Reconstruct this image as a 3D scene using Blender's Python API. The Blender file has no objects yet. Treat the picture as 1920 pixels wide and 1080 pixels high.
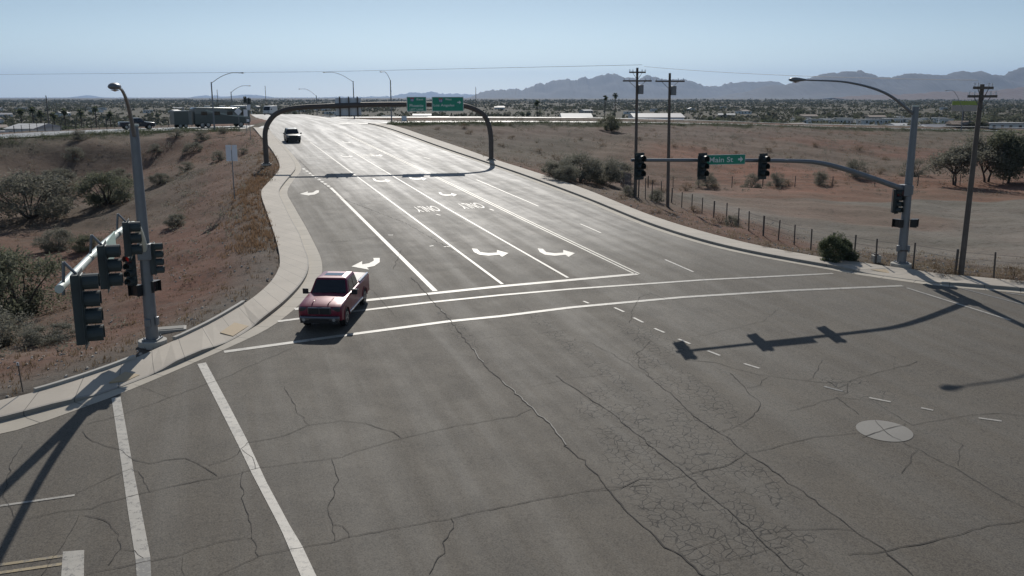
import bpy, bmesh, math, random
import numpy as np
from mathutils import Vector, Matrix, Euler, noise as mnoise
R = math.radians
scene = bpy.context.scene
COL = scene.collection
# ------------------------------------------------------------------ camera, sky, sun, exposure
CAMH = 11.3; PITCH = R(12.1); FPX = 1669.0
cam_d = bpy.data.cameras.new("camera"); cam = bpy.data.objects.new("camera", cam_d); COL.objects.link(cam)
cam.location = (0, 0, CAMH); cam.rotation_euler = (R(90) - PITCH, 0, 0)
cam_d.sensor_width = 36; cam_d.lens = 36 * FPX / 1920; cam_d.clip_start = .3; cam_d.clip_end = 120000
scene.camera = cam
SUN_AZ = R(-3.4); SUN_EL = R(33.2)          # azimuth from +Y towards +X
world = bpy.data.worlds.new("World"); scene.world = world; world.use_nodes = True
wn = world.node_tree.nodes; wl = world.node_tree.links
for n in list(wn): wn.remove(n)
sky = wn.new('ShaderNodeTexSky'); sky.sky_type = 'NISHITA'; sky.sun_disc = False
sky.sun_elevation = SUN_EL; sky.sun_rotation = SUN_AZ; sky.altitude = 300
sky.air_density = 1.0; sky.dust_density = 0.6; sky.ozone_density = 1.6
bg = wn.new('ShaderNodeBackground'); bg.inputs[1].default_value = 0.078
wo = wn.new('ShaderNodeOutputWorld'); hs = wn.new('ShaderNodeHueSaturation'); hs.inputs['Saturation'].default_value = .64
tint = wn.new('ShaderNodeMix'); tint.data_type = 'RGBA'; tint.blend_type = 'MULTIPLY'; tint.inputs[0].default_value = 1; tint.inputs[7].default_value = (.78, .93, 1.08, 1)
wl.new(sky.outputs[0], hs.inputs['Color']); wl.new(hs.outputs[0], tint.inputs[6])
wtc = wn.new('ShaderNodeTexCoord'); wsp = wn.new('ShaderNodeSeparateXYZ'); wmr = wn.new('ShaderNodeMapRange'); wmr.interpolation_type = 'SMOOTHSTEP'
wmr.inputs[1].default_value = -.02; wmr.inputs[2].default_value = .13; wmr.inputs[3].default_value = 1.2; wmr.inputs[4].default_value = .70
wmul = wn.new('ShaderNodeVectorMath'); wmul.operation = 'SCALE'
wm2 = wn.new('ShaderNodeMapRange'); wm2.inputs[1].default_value = .2; wm2.inputs[2].default_value = .5; wm2.inputs[3].default_value = 0; wm2.inputs[4].default_value = .04; wad = wn.new('ShaderNodeMath'); wad.operation = 'ADD'; wl.new(wsp.outputs[2], wm2.inputs[0]); wl.new(wmr.outputs[0], wad.inputs[0]); wl.new(wm2.outputs[0], wad.inputs[1])
wl.new(wtc.outputs['Generated'], wsp.inputs[0]); wl.new(wsp.outputs[2], wmr.inputs[0]); wl.new(tint.outputs[2], wmul.inputs[0]); wl.new(wad.outputs[0], wmul.inputs['Scale']); wl.new(wmul.outputs[0], bg.inputs[0]); wl.new(bg.outputs[0], wo.inputs[0])
sun_d = bpy.data.lights.new("sun", 'SUN'); sun_d.energy = 3.6; sun_d.angle = R(.5); sun_d.color = (1, .95, .87)
sun = bpy.data.objects.new("sun", sun_d); COL.objects.link(sun)
SDIR = Vector((math.sin(SUN_AZ) * math.cos(SUN_EL), math.cos(SUN_AZ) * math.cos(SUN_EL), math.sin(SUN_EL)))
sun.rotation_euler = (-SDIR).to_track_quat('-Z', 'Y').to_euler()
scene.view_settings.view_transform = 'Standard'; scene.view_settings.look = 'None'
scene.view_settings.exposure = 0.2; scene.view_settings.gamma = 1

# ------------------------------------------------------------------ measuring helpers (photo pixel -> place)
ST, CT = math.sin(PITCH), math.cos(PITCH)
def ray(px, py):
    u = (px - 960) / FPX; v = (py - 540) / FPX
    return (u, CT - v * ST, -(ST + v * CT))
SL = .0425
def roadz(Y):
    if Y <= 140: return SL * Y
    if Y <= 180: return SL * 140 + SL * ((Y - 140) - (Y - 140) ** 2 / 80)
    if Y <= 205: return SL * 160
    return SL * 160 - .006 * (Y - 205)
roadzv = np.vectorize(roadz, otypes=[float])
def at(px, py, z):
    d = ray(px, py); t = (z - CAMH) / d[2]; return Vector((d[0] * t, d[1] * t, z))
def atY(px, py, Y):
    d = ray(px, py); t = Y / d[1]; return Vector((d[0] * t, Y, CAMH + d[2] * t))
def G(px, py, dz=0):
    d = ray(px, py); s = -d[2] / d[1]
    Y = CAMH / (s + SL)
    if Y > 140:
        lo, hi = 139, 204
        for _ in range(40):
            m = (lo + hi) / 2
            if CAMH - s * m > roadz(m): lo = m
            else: hi = m
        Y = lo
    return Vector((d[0] / d[1] * Y, Y, roadz(Y) + dz))
RD = Vector((-.3206, .9472, 0)); RN = Vector((.9472, .3206, 0))    # along the highway, across it
RANG = math.atan2(RD.y, RD.x)

# ------------------------------------------------------------------ object helpers
def tag(o, label=None, cat=None, group=None, kind=None):
    if label: o['label'] = label
    if cat: o['category'] = cat
    if group: o['group'] = group
    if kind: o['kind'] = kind
    return o
def empty(name, loc, rz=0, label=None, cat=None, group=None):
    o = bpy.data.objects.new(name, None); COL.objects.link(o); o.location = loc; o.rotation_euler = (0, 0, rz)
    o.empty_display_size = .3
    return tag(o, label, cat, group)
class MB:
    def __init__(s): s.v = []; s.f = []; s.m = []; s.uv = None
    def add(s, vs, fs, mi=0):
        b = len(s.v); s.v += [tuple(v) for v in vs]; s.f += [tuple(b + i for i in f) for f in fs]; s.m += [mi] * len(fs)
    def box(s, c, size, rz=0, mi=0, M=None):
        hx, hy, hz = size[0] / 2, size[1] / 2, size[2] / 2
        ca, sa = math.cos(rz), math.sin(rz); vs = []
        for z in (-hz, hz):
            for x, y in ((-hx, -hy), (hx, -hy), (hx, hy), (-hx, hy)):
                vs.append((c[0] + x * ca - y * sa, c[1] + x * sa + y * ca, c[2] + z))
        if M is not None: vs = [tuple(M @ Vector(v)) for v in vs]
        s.add(vs, [(3, 2, 1, 0), (4, 5, 6, 7), (0, 1, 5, 4), (1, 2, 6, 5), (2, 3, 7, 6), (3, 0, 4, 7)], mi)
    def tube(s, pts, rad, n=8, mi=0, cap=True):
        pts = [Vector(p) for p in pts]
        if not hasattr(rad, '__len__'): rad = [rad] * len(pts)
        rings = []; 
        t0 = (pts[1] - pts[0]).normalized(); ref = Vector((0, 0, 1)) if abs(t0.z) < .9 else Vector((1, 0, 0))
        u = t0.cross(ref).normalized()
        for i, p in enumerate(pts):
            t = (pts[min(i + 1, len(pts) - 1)] - pts[max(i - 1, 0)]).normalized()
            u = (u - t * u.dot(t)).normalized(); w = t.cross(u)
            rings.append([p + (u * math.cos(a) + w * math.sin(a)) * rad[i] for a in [2 * math.pi * k / n for k in range(n)]])
        vs = [v for r in rings for v in r]; fs = []
        for i in range(len(pts) - 1):
            for k in range(n):
                a = i * n + k; b = i * n + (k + 1) % n; fs.append((a, b, b + n, a + n))
        if cap: fs.append(tuple(range(n))[::-1]); fs.append(tuple((len(pts) - 1) * n + k for k in range(n)))
        s.add(vs, fs, mi)
    def cyl(s, c, r, h, axis='z', n=20, mi=0, r2=None):
        d = {'x': Vector((1, 0, 0)), 'y': Vector((0, 1, 0)), 'z': Vector((0, 0, 1))}[axis] * h / 2
        c = Vector(c); s.tube([c - d, c + d], [r, r if r2 is None else r2], n, mi)
    def prism(s, poly, y0, y1, plane='xz', mi=0):
        n = len(poly)
        if plane == 'xz': vs = [(x, y0, z) for x, z in poly] + [(x, y1, z) for x, z in poly]
        elif plane == 'xy': vs = [(x, y, y0) for x, y in poly] + [(x, y, y1) for x, y in poly]
        else: vs = [(y0, x, z) for x, z in poly] + [(y1, x, z) for x, z in poly]
        fs = [tuple(range(n))[::-1], tuple(range(n, 2 * n))] + [(i, (i + 1) % n, n + (i + 1) % n, n + i) for i in range(n)]
        s.add(vs, fs, mi)
    def xf(s, M):
        s.v = [tuple(M @ Vector(v)) for v in s.v]; return s
    def build(s, name, mats, parent=None, smooth=False, bevel=0, recalc=False):
        me = bpy.data.meshes.new(name); me.from_pydata(s.v, [], s.f)
        if not isinstance(mats, (list, tuple)): mats = [mats]
        for m in mats: me.materials.append(m)
        if len(mats) > 1: me.polygons.foreach_set('material_index', s.m)
        if smooth is True: me.polygons.foreach_set('use_smooth', [True] * len(me.polygons))
        if recalc:
            bm = bmesh.new(); bm.from_mesh(me); bmesh.ops.recalc_face_normals(bm, faces=bm.faces); bm.to_mesh(me); bm.free()
        me.update()
        o = bpy.data.objects.new(name, me); COL.objects.link(o)
        if parent: o.parent = parent
        if bevel:
            md = o.modifiers.new('bevel', 'BEVEL'); md.width = bevel; md.segments = 2; md.limit_method = 'ANGLE'; md.angle_limit = R(35)
            md.harden_normals = False
        if smooth == 'auto':
            me.polygons.foreach_set('use_smooth', [True] * len(me.polygons))
            me.set_sharp_from_angle(angle=R(35))
        return o
def copy_tree(o, parent=None):
    c = o.copy(); COL.objects.link(c)
    if parent: c.parent = parent
    for ch in list(o.children): copy_tree(ch, c)
    return c

# ------------------------------------------------------------------ materials
def new_mat(name):
    m = bpy.data.materials.new(name); m.use_nodes = True
    nt = m.node_tree; return m, nt, nt.nodes['Principled BSDF']
def simple(name, c, rough=.6, metal=0, var=.12, scale=6, bump=0, spec=None, coat=0, emit=None):
    m, nt, p = new_mat(name)
    tc = nt.nodes.new('ShaderNodeTexCoord'); nz = nt.nodes.new('ShaderNodeTexNoise'); nz.inputs['Scale'].default_value = scale
    nz.inputs['Detail'].default_value = 6
    nt.links.new(tc.outputs['Object'], nz.inputs['Vector'])
    mx = nt.nodes.new('ShaderNodeMix'); mx.data_type = 'RGBA'
    lo = [max(0, x * (1 - var)) for x in c]; hi = [min(1, x * (1 + var)) for x in c]
    mx.inputs[6].default_value = (*lo, 1); mx.inputs[7].default_value = (*hi, 1)
    nt.links.new(nz.outputs['Fac'], mx.inputs[0]); nt.links.new(mx.outputs[2], p.inputs['Base Color'])
    p.inputs['Roughness'].default_value = rough; p.inputs['Metallic'].default_value = metal
    if spec is not None: p.inputs['Specular IOR Level'].default_value = spec
    if coat: p.inputs['Coat Weight'].default_value = coat; p.inputs['Coat Roughness'].default_value = .05
    if bump:
        b = nt.nodes.new('ShaderNodeBump'); b.inputs['Strength'].default_value = bump; b.inputs['Distance'].default_value = .02
        nt.links.new(nz.outputs['Fac'], b.inputs['Height']); nt.links.new(b.outputs[0], p.inputs['Normal'])
    if emit:
        p.inputs['Emission Color'].default_value = (*emit[0], 1); p.inputs['Emission Strength'].default_value = emit[1]
    return m
class NT:
    def __init__(s, nt): s.nt = nt
    def n(s, t, **k):
        x = s.nt.nodes.new(t)
        for a, b in k.items(): setattr(x, a, b)
        return x
    def l(s, a, b): s.nt.links.new(a, b)
    def math(s, op, a, b=None, c=None, clamp=False):
        x = s.n('ShaderNodeMath', operation=op); x.use_clamp = clamp
        for i, q in enumerate((a, b, c)):
            if q is None: continue
            if isinstance(q, (int, float)): x.inputs[i].default_value = q
            else: s.l(q, x.inputs[i])
        return x.outputs[0]
    def noise(s, vec, scale, detail=4, rough=.55):
        x = s.n('ShaderNodeTexNoise'); x.inputs['Scale'].default_value = scale; x.inputs['Detail'].default_value = detail
        x.inputs['Roughness'].default_value = rough; s.l(vec, x.inputs['Vector']); return x.outputs['Fac']
    def ramp(s, f, lo, hi, a=0., b=1.):
        x = s.n('ShaderNodeMapRange'); x.interpolation_type = 'SMOOTHSTEP'
        x.inputs[1].default_value = lo; x.inputs[2].default_value = hi; x.inputs[3].default_value = a; x.inputs[4].default_value = b
        s.l(f, x.inputs[0]); return x.outputs[0]
    def mix(s, f, a, b, blend='MIX'):
        x = s.n('ShaderNodeMix', data_type='RGBA', blend_type=blend)
        for i, q in ((0, f), (6, a), (7, b)):
            if isinstance(q, (int, float)): x.inputs[i].default_value = q
            elif isinstance(q, tuple): x.inputs[i].default_value = (*q, 1)
            else: s.l(q, x.inputs[i])
        return x.outputs[2]

def asphalt_mat():
    m, nt, p = new_mat('asphalt'); N = NT(nt)
    tc = N.n('ShaderNodeTexCoord'); mp = N.n('ShaderNodeMapping'); mp.inputs['Rotation'].default_value = (0, 0, -RANG)
    N.l(tc.outputs['Object'], mp.inputs['Vector']); V = mp.outputs[0]     # x along highway, y across (left)
    st = N.n('ShaderNodeMapping'); st.inputs['Scale'].default_value = (.035, 1, 1); N.l(V, st.inputs['Vector'])
    streak = N.noise(st.outputs[0], .9, 4, .6); streak2 = N.noise(st.outputs[0], 3.2, 3, .6)
    big = N.noise(V, .11, 5, .6); mid = N.noise(V, .7, 5, .6); fine = N.noise(V, 22, 3, .75); spk = N.noise(V, 60, 2, .6)
    c = N.mix(N.ramp(big, .35, .68), (.089, .073, .056), (.117, .099, .077))
    c = N.mix(N.ramp(mid, .3, .75, 0, .35), c, (.075, .070, .066))
    c = N.mix(N.ramp(streak, .4, .7, 0, .35), c, (.125, .118, .106))
    c = N.mix(N.ramp(streak2, .5, .8, 0, .25), c, (.06, .057, .053))
    g8 = N.noise(V, 8, 5, .8)
    c = N.mix(N.ramp(g8, .45, .75, 0, .45), c, (.175, .155, .125)); c = N.mix(N.ramp(g8, .5, .3, 0, .5), c, (.045, .041, .037))
    c = N.mix(N.ramp(fine, .4, .72, 0, .5), c, (.195, .175, .142))
    c = N.mix(N.ramp(fine, .5, .3, 0, .6), c, (.04, .037, .034))
    c = N.mix(N.ramp(spk, .68, .76, 0, .7), c, (.32, .30, .27))
    # alligator cracking where the wheels have broken the intersection
    wv = N.n('ShaderNodeTexNoise'); wv.inputs['Scale'].default_value = 1.6; N.l(V, wv.inputs['Vector'])
    va = N.n('ShaderNodeVectorMath', operation='MULTIPLY_ADD'); N.l(wv.outputs['Color'], va.inputs[0]); va.inputs[1].default_value = (.35, .35, 0); N.l(V, va.inputs[2])
    vo = N.n('ShaderNodeTexVoronoi', feature='DISTANCE_TO_EDGE'); vo.inputs['Scale'].default_value = 3.5; N.l(va.outputs[0], vo.inputs['Vector'])
    crack = N.ramp(vo.outputs['Distance'], .05, .018)
    sx = N.n('ShaderNodeSeparateXYZ'); N.l(tc.outputs['Object'], sx.inputs[0])
    tot = None
    for (px, py, ra, rb) in ((1215, 850, 5.2, 1.25), (1280, 720, 4.2, .9), (1330, 880, 4.5, 1.1), (1270, 985, 3, .8), (1220, 640, 3.0, .9), (1600, 725, 1.8, .9), (860, 620, 3, .5), (1180, 780, 4.5, .8), (1250, 930, 4, 1.0), (1310, 820, 5, 1.0), (1060, 640, 6, .5), (1140, 700, 5, .45), (730, 460, 9, .5), (1400, 1000, 2.6, .8), (700, 400, 8, .4)):
        c0 = G(px, py); d0 = Vector((c0.x, c0.y)); 
        dx = N.math('SUBTRACT', sx.outputs[0], c0.x); dy = N.math('SUBTRACT', sx.outputs[1], c0.y)
        a = N.math('DIVIDE', N.math('ADD', N.math('MULTIPLY', dx, RD.x), N.math('MULTIPLY', dy, RD.y)), ra)
        b = N.math('DIVIDE', N.math('ADD', N.math('MULTIPLY', dx, RN.x), N.math('MULTIPLY', dy, RN.y)), rb)
        q = N.math('ADD', N.math('MULTIPLY', a, a), N.math('MULTIPLY', b, b))
        e = N.math('MULTIPLY', q, N.math('ADD', N.math('MULTIPLY', mid, 2.4), -.2))
        k = N.ramp(e, 1.15, .55)
        tot = k if tot is None else N.math('MAXIMUM', tot, k)
    brk = N.ramp(N.noise(V, 1.1, 2), .36, .5)
    ck = N.math('MULTIPLY', N.math('MULTIPLY', crack, tot), brk)
    c = N.mix(N.math('MULTIPLY', ck, .95), c, (.028, .025, .022))
    N.l(c, p.inputs['Base Color'])
    sv = N.n('ShaderNodeSeparateXYZ'); N.l(V, sv.inputs[0])
    farm = N.ramp(sv.outputs[0], 42, 88); k0 = G(640, 400); kk = -(k0.x * math.sin(-RANG) + k0.y * math.cos(-RANG)) if False else (k0.x * -math.sin(RANG) + k0.y * math.cos(RANG))
    lane = N.ramp(sv.outputs[1], kk + .5, kk - 6.5)
    pol = N.math('MULTIPLY', farm, N.math('ADD', N.math('MULTIPLY', lane, 1.25), N.ramp(sv.outputs[0], 70, 130, .05, .75)))  # mask raising the specular level on the far lanes to shape their glare
    ro = N.math('ADD', N.ramp(streak, .35, .7, .80, .74), N.ramp(mid, .3, .7, -.02, .03)); N.l(ro, p.inputs['Roughness'])
    N.l(N.math('ADD', N.math('MULTIPLY', pol, N.ramp(streak, .3, .65, 1.2, 2.3)), .20), p.inputs['Specular IOR Level'])
    b = N.n('ShaderNodeBump'); b.inputs['Strength'].default_value = .35; b.inputs['Distance'].default_value = .012
    hh = N.math('SUBTRACT', N.math('ADD', fine, N.math('MULTIPLY', spk, .5)), ck)
    N.l(hh, b.inputs['Height']); N.l(b.outputs[0], p.inputs['Normal'])
    return m
def paint_mat(name, col, under=(.10, .095, .09), wear=.46):
    m, nt, p = new_mat(name); N = NT(nt); tc = N.n('ShaderNodeTexCoord'); V = tc.outputs['Object']
    f = N.noise(V, 5, 6, .75); g = N.noise(V, 35, 3, .7); s = N.math('ADD', N.math('MULTIPLY', f, .7), N.math('MULTIPLY', g, .3))
    c = N.mix(N.ramp(N.noise(V, 1.5, 4), .3, .7), col, tuple(x * .8 for x in col))
    c = N.mix(N.ramp(s, wear, wear - .1, 0, .85), c, under); N.l(c, p.inputs['Base Color']); p.inputs['Roughness'].default_value = .55
    return m
def concrete_mat(name, col, joints=True):
    m, nt, p = new_mat(name); N = NT(nt); tc = N.n('ShaderNodeTexCoord'); V = tc.outputs['Object']
    c = N.mix(N.ramp(N.noise(V, .5, 5, .6), .3, .7), tuple(x * .84 for x in col), col)
    c = N.mix(N.ramp(N.noise(V, 14, 4, .7), .4, .75, 0, .35), c, tuple(x * .7 for x in col))
    if joints:
        uv = N.n('ShaderNodeUVMap'); sp = N.n('ShaderNodeSeparateXYZ'); N.l(uv.outputs[0], sp.inputs[0])
        w = N.math('PINGPONG', sp.outputs[0], .8); jt = N.ramp(w, .028, .008)
        cell = N.math('FLOOR', N.math('DIVIDE', N.math('ADD', sp.outputs[0], 0), 1.6))
        wn_ = N.n('ShaderNodeTexWhiteNoise', noise_dimensions='1D'); N.l(cell, wn_.inputs['W'])
        c = N.mix(N.math('MULTIPLY', wn_.outputs[0], .28), c, tuple(x * .66 for x in col))
        c = N.mix(N.math('MULTIPLY', jt, .75), c, (.06, .055, .05))
    N.l(c, p.inputs['Base Color']); p.inputs['Roughness'].default_value = .8
    b = N.n('ShaderNodeBump'); b.inputs['Strength'].default_value = .2; b.inputs['Distance'].default_value = .01
    N.l(N.noise(V, 30, 4), b.inputs['Height']); N.l(b.outputs[0], p.inputs['Normal'])
    return m
def soil_mat():
    m, nt, p = new_mat('desert_soil'); N = NT(nt); tc = N.n('ShaderNodeTexCoord'); V = tc.outputs['Object']
    at_ = N.n('ShaderNodeAttribute', attribute_name='soil'); c = at_.outputs['Color']
    vs_ = N.n('ShaderNodeMapping'); vs_.inputs['Rotation'].default_value = (0, 0, .5); vs_.inputs['Scale'].default_value = (.5, 2.2, 1); N.l(V, vs_.inputs['Vector']); gul = N.noise(vs_.outputs[0], .35, 7, .7); a = N.noise(V, .25, 8, .68); b_ = N.noise(V, 1.6, 8, .7); f = N.noise(V, 12, 5, .75); far = N.noise(V, .012, 8, .7)
    c = N.mix(N.ramp(a, .4, .62, 0, .22), c, (.10, .052, .036))
    c = N.mix(N.ramp(b_, .5, .68, 0, .4), c, (.19, .15, .115))
    c = N.mix(N.ramp(b_, .48, .34, 0, .6), c, (.045, .035, .028))
    c = N.mix(N.ramp(gul, .52, .66, 0, .45), c, (.20, .15, .12)); c = N.mix(N.ramp(gul, .45, .33, 0, .45), c, (.075, .045, .033))
    c = N.mix(N.ramp(f, .5, .3, 0, .6), c, (.05, .042, .034))
    c = N.mix(N.ramp(f, .64, .76, 0, .4), c, (.26, .22, .185))
    c = N.mix(N.ramp(far, .42, .6, 0, .45), c, (.06, .065, .045))
    N.l(c, p.inputs['Base Color']); p.inputs['Roughness'].default_value = .95; p.inputs['Specular IOR Level'].default_value = .15
    b = N.n('ShaderNodeBump'); b.inputs['Strength'].default_value = .9; b.inputs['Distance'].default_value = .10
    N.l(N.math('ADD', b_, N.math('MULTIPLY', f, .5)), b.inputs['Height']); N.l(b.outputs[0], p.inputs['Normal'])
    return m
def leaf_mat(name, c1, c2, trans=.46):
    m, nt, p = new_mat(name); N = NT(nt); g = N.n('ShaderNodeNewGeometry')
    c = N.mix(g.outputs['Random Per Island'], c1, c2); N.l(c, p.inputs['Base Color']); p.inputs['Roughness'].default_value = .7
    p.inputs['Specular IOR Level'].default_value = .2
    t = N.n('ShaderNodeBsdfTranslucent'); N.l(c, t.inputs['Color']); mx = N.n('ShaderNodeMixShader'); mx.inputs[0].default_value = trans
    N.l(p.outputs[0], mx.inputs[1]); N.l(t.outputs[0], mx.inputs[2]); N.l(mx.outputs[0], nt.nodes['Material Output'].inputs['Surface'])
    return m
M = {}
M['asphalt'] = asphalt_mat()
M['white'] = paint_mat('road_paint_white', (.38, .35, .30), wear=.50); M['worn'] = paint_mat('road_paint_worn', (.30, .28, .24), wear=.60)
M['yellow'] = paint_mat('road_paint_yellow', (.34, .26, .14), wear=.52)
M['fadedyel'] = paint_mat('road_paint_faded_yellow', (.36, .33, .25), wear=.53)
M['conc'] = concrete_mat('sidewalk_concrete', (.46, .405, .335)); M['gutter'] = concrete_mat('gutter_concrete', (.45, .40, .325))
M['kerb'] = concrete_mat('kerb_concrete', (.33, .30, .26)); M['patch'] = concrete_mat('patch_concrete', (.24, .225, .20), False)
M['foot'] = concrete_mat('footing_concrete', (.42, .40, .36), False)
M['ramp'] = simple('ramp_asphalt', (.24, .225, .205), .45, var=.12, scale=.5)
M['crack'] = simple('crack_dark', (.032, .027, .023), .9, var=.4); M['seal'] = simple('crack_lip', (.24, .225, .20), .8, var=.3, scale=3)
M['soil'] = soil_mat()
M['galv'] = simple('galvanised_steel', (.20, .21, .225), .5, .55, var=.14, scale=4); M['galvl'] = simple('sunlit_galvanised_steel', (.50, .54, .50), .42, .25, var=.06, scale=3)  # second steel is galvanised too, its sunlit paleness put into the colour
M['darkst'] = simple('weathered_steel', (.10, .085, .075), .6, .3); M['alu'] = simple('sign_back_aluminium', (.78, .80, .84), .5, .1, var=.08)
M['black'] = simple('black_housing', (.013, .014, .016), .45, var=.2); M['lens'] = simple('dark_lens', (.03, .03, .03), .12, var=.2)
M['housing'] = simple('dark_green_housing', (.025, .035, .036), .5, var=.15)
M['housingl'] = simple('lighter_green_housing', (.042, .055, .056), .55, var=.15); M['red_lit'] = simple('lit_red_lens', (.13, .01, .01), .5, emit=((1, .04, .03), .05))  # lighter green housing for the left pole's heads
M['green'] = simple('sign_green', (.012, .27, .17), .45, var=.05); M['signw'] = simple('sign_white', (.72, .76, .73), .5, var=.03)
M['signp'] = simple('glare_sign_sheet', (.42, .55, .48), .5, var=.05); M['blue'] = simple('shield_blue', (.06, .12, .30), .45, var=.05); M['sred'] = simple('shield_red', (.45, .04, .04), .45)  # pale sheet has the left street sign's glare put into its colour
M['wood'] = simple('pole_wood', (.12, .10, .085), .85, var=.3, scale=3, bump=.3); M['wire'] = simple('wire_grey', (.10, .10, .11), .6)
M['tire'] = simple('tyre_rubber', (.012, .012, .012), .8); M['rim'] = simple('wheel_alloy', (.45, .45, .46), .3, .8, var=.05)
M['chrome'] = simple('chrome', (.5, .5, .52), .16, 1, var=.04); M['dchrome'] = simple('shaded_chrome', (.16, .16, .175), .32, .9, var=.1); M['dlamp'] = simple('shaded_lamp_glass', (.06, .06, .065), .12, .2, coat=.5); M['glass'] = simple('tinted_glass', (.010, .012, .014), .06, var=.1, spec=.6, coat=.6)  # truck front's shade put into the darker chrome and lamp glass
M['redp'] = simple('metallic_red_paint', (.17, .004, .03), .36, .12, var=.04, coat=.25); M['trim'] = simple('black_trim', (.018, .018, .02), .5)
M['bedcover'] = simple('pale_bed_cover', (.52, .50, .46), .6, var=.06); M['lamp'] = simple('lamp_glass', (.35, .36, .37), .15, .3)
M['navy'] = simple('dark_navy_paint', (.014, .018, .032), .3, .3, coat=.6); M['greyp'] = simple('dark_grey_paint', (.03, .032, .036), .42, .3, coat=.2)
M['whitep'] = simple('white_paint', (.62, .62, .60), .4, var=.04); M['rvd'] = simple('dark_coach_paint', (.065, .085, .085), .3, .2, coat=.5)
M['rvm'] = simple('grey_coach_paint', (.16, .18, .18), .35, .2, coat=.5); M['rvl'] = simple('pale_coach_swoosh', (.30, .34, .31), .4)
M['tactile'] = simple('tan_tactile_paving', (.42, .32, .20), .8, var=.15, scale=20, bump=.4)
M['leafg'] = leaf_mat('palo_verde_leaf', (.12, .13, .085), (.19, .195, .14)); M['leafd'] = leaf_mat('dark_leaf', (.07, .085, .05), (.12, .14, .08))
M['leafs'] = leaf_mat('sage_leaf', (.15, .15, .115), (.24, .23, .19)); M['leafb'] = leaf_mat('dry_brown_leaf', (.10, .07, .045), (.22, .16, .10))
M['leaft'] = leaf_mat('tan_grass', (.17, .13, .085), (.27, .215, .15)); M['leafo'] = leaf_mat('rust_weed', (.17, .105, .06), (.27, .18, .115))
M['bark'] = simple('bark', (.07, .055, .045), .9, var=.3); M['stone'] = simple('pale_stone', (.42, .38, .33), .9, var=.4, scale=.6)
M['stucco'] = simple('stucco', (.42, .38, .33), .9); M['roofw'] = simple('white_roof', (.40, .40, .40), .7); M['roofg'] = simple('grey_roof', (.22, .22, .24), .6)
M['roofb'] = simple('tan_roof', (.28, .22, .18), .8); M['orange'] = simple('rust_orange_panel', (.30, .10, .05), .7); M['lime'] = simple('lime_fascia', (.28, .36, .06), .6)
M['amber'] = simple('amber_lens', (.5, .2, .03), .3)

# ------------------------------------------------------------------ traced lines of the kerbs (photo px, near -> far)
O_L = [(-160, 790), (0, 759), (71, 742), (175, 709), (252, 680), (300, 657), (332, 643), (400, 610), (458, 575), (480, 560), (510, 533), (525, 506), (525, 485), (521, 465), (513, 437), (500, 400), (487, 363), (500, 348), (515, 333), (528, 315), (513, 287), (498, 268), (485, 252), (475, 240)]
K_L = [(-160, 823), (0, 792), (98, 765), (180, 744), (301, 698), (350, 675), (432, 641), (480, 611), (503, 594), (538, 566), (570, 531), (580, 506), (578, 485), (570, 468), (563, 443), (547, 417), (532, 385), (521, 362), (532, 346), (545, 331), (558, 314), (540, 289), (524, 269), (510, 253), (503, 243)]
G_L = [(-160, 846), (0, 815), (61, 799), (179, 756), (224, 740), (367, 679), (456, 640), (503, 617), (533, 596), (568, 566), (590, 543), (603, 517), (605, 501), (601, 480), (586, 450), (573, 425), (560, 403), (547, 380), (536, 362), (547, 341), (568, 318), (560, 304), (543, 283), (526, 266), (510, 250), (505, 243)]
K_R = [(2120, 567), (1920, 545), (1827, 538), (1760, 532), (1700, 524), (1650, 517), (1604, 510), (1543, 499), (1474, 487), (1405, 474), (1335, 458), (1266, 438), (1208, 418), (1150, 394), (1100, 373), (993, 333), (923, 309), (827, 277), (760, 252), (713, 237), (690, 232)]
O_R = [(2120, 552), (1920, 532), (1849, 526), (1787, 520), (1749, 517), (1702, 508), (1667, 505), (1613, 496), (1560, 490), (1543, 487), (1474, 475), (1405, 461), (1335, 443), (1266, 423), (1208, 403), (1150, 379), (1100, 358), (1007, 326), (923, 300), (860, 277), (793, 255), (753, 241), (727, 234)]
def gp(L): return [Vector(G(*p)[:2]) for p in L]
def resample(P, n):
    d = [0]
    for a, b in zip(P, P[1:]): d.append(d[-1] + (b - a).length)
    out = []; j = 0
    for k in range(n):
        s = d[-1] * k / (n - 1)
        while j < len(P) - 2 and d[j + 1] < s: j += 1
        t = (s - d[j]) / max(1e-9, d[j + 1] - d[j]); out.append(P[j].lerp(P[j + 1], min(1, t)))
    return out, d[-1]
def smooth(P, it=2):
    for _ in range(it):
        Q = [P[0]]
        for a, b in zip(P, P[1:]): Q += [a.lerp(b, .25), a.lerp(b, .75)]
        Q.append(P[-1]); P = Q
    return P
oL, kL, gL = (smooth(gp(x)) for x in (O_L, K_L, G_L)); kR, oR = smooth(gp(K_R)), smooth(gp(O_R))
def offset(P, w):
    Q = []
    for i, p in enumerate(P):
        t = (P[min(i + 1, len(P) - 1)] - P[max(i - 1, 0)]).normalized(); Q.append(p + Vector((-t.y, t.x)) * w)
    return Q
gR = offset(kR, .55)      # towards the carriageway (kR runs near->far with the road on its left)
# extend the near ends along the cross street
CD = Vector((.9472, .3206))
def ext(P, d): return [P[0] + d * 45] + P
oL, kL, gL = ext(oL, -CD), ext(kL, -CD), ext(gL, -CD); kR, oR, gR = ext(kR, CD), ext(oR, CD), ext(gR, CD)
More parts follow.
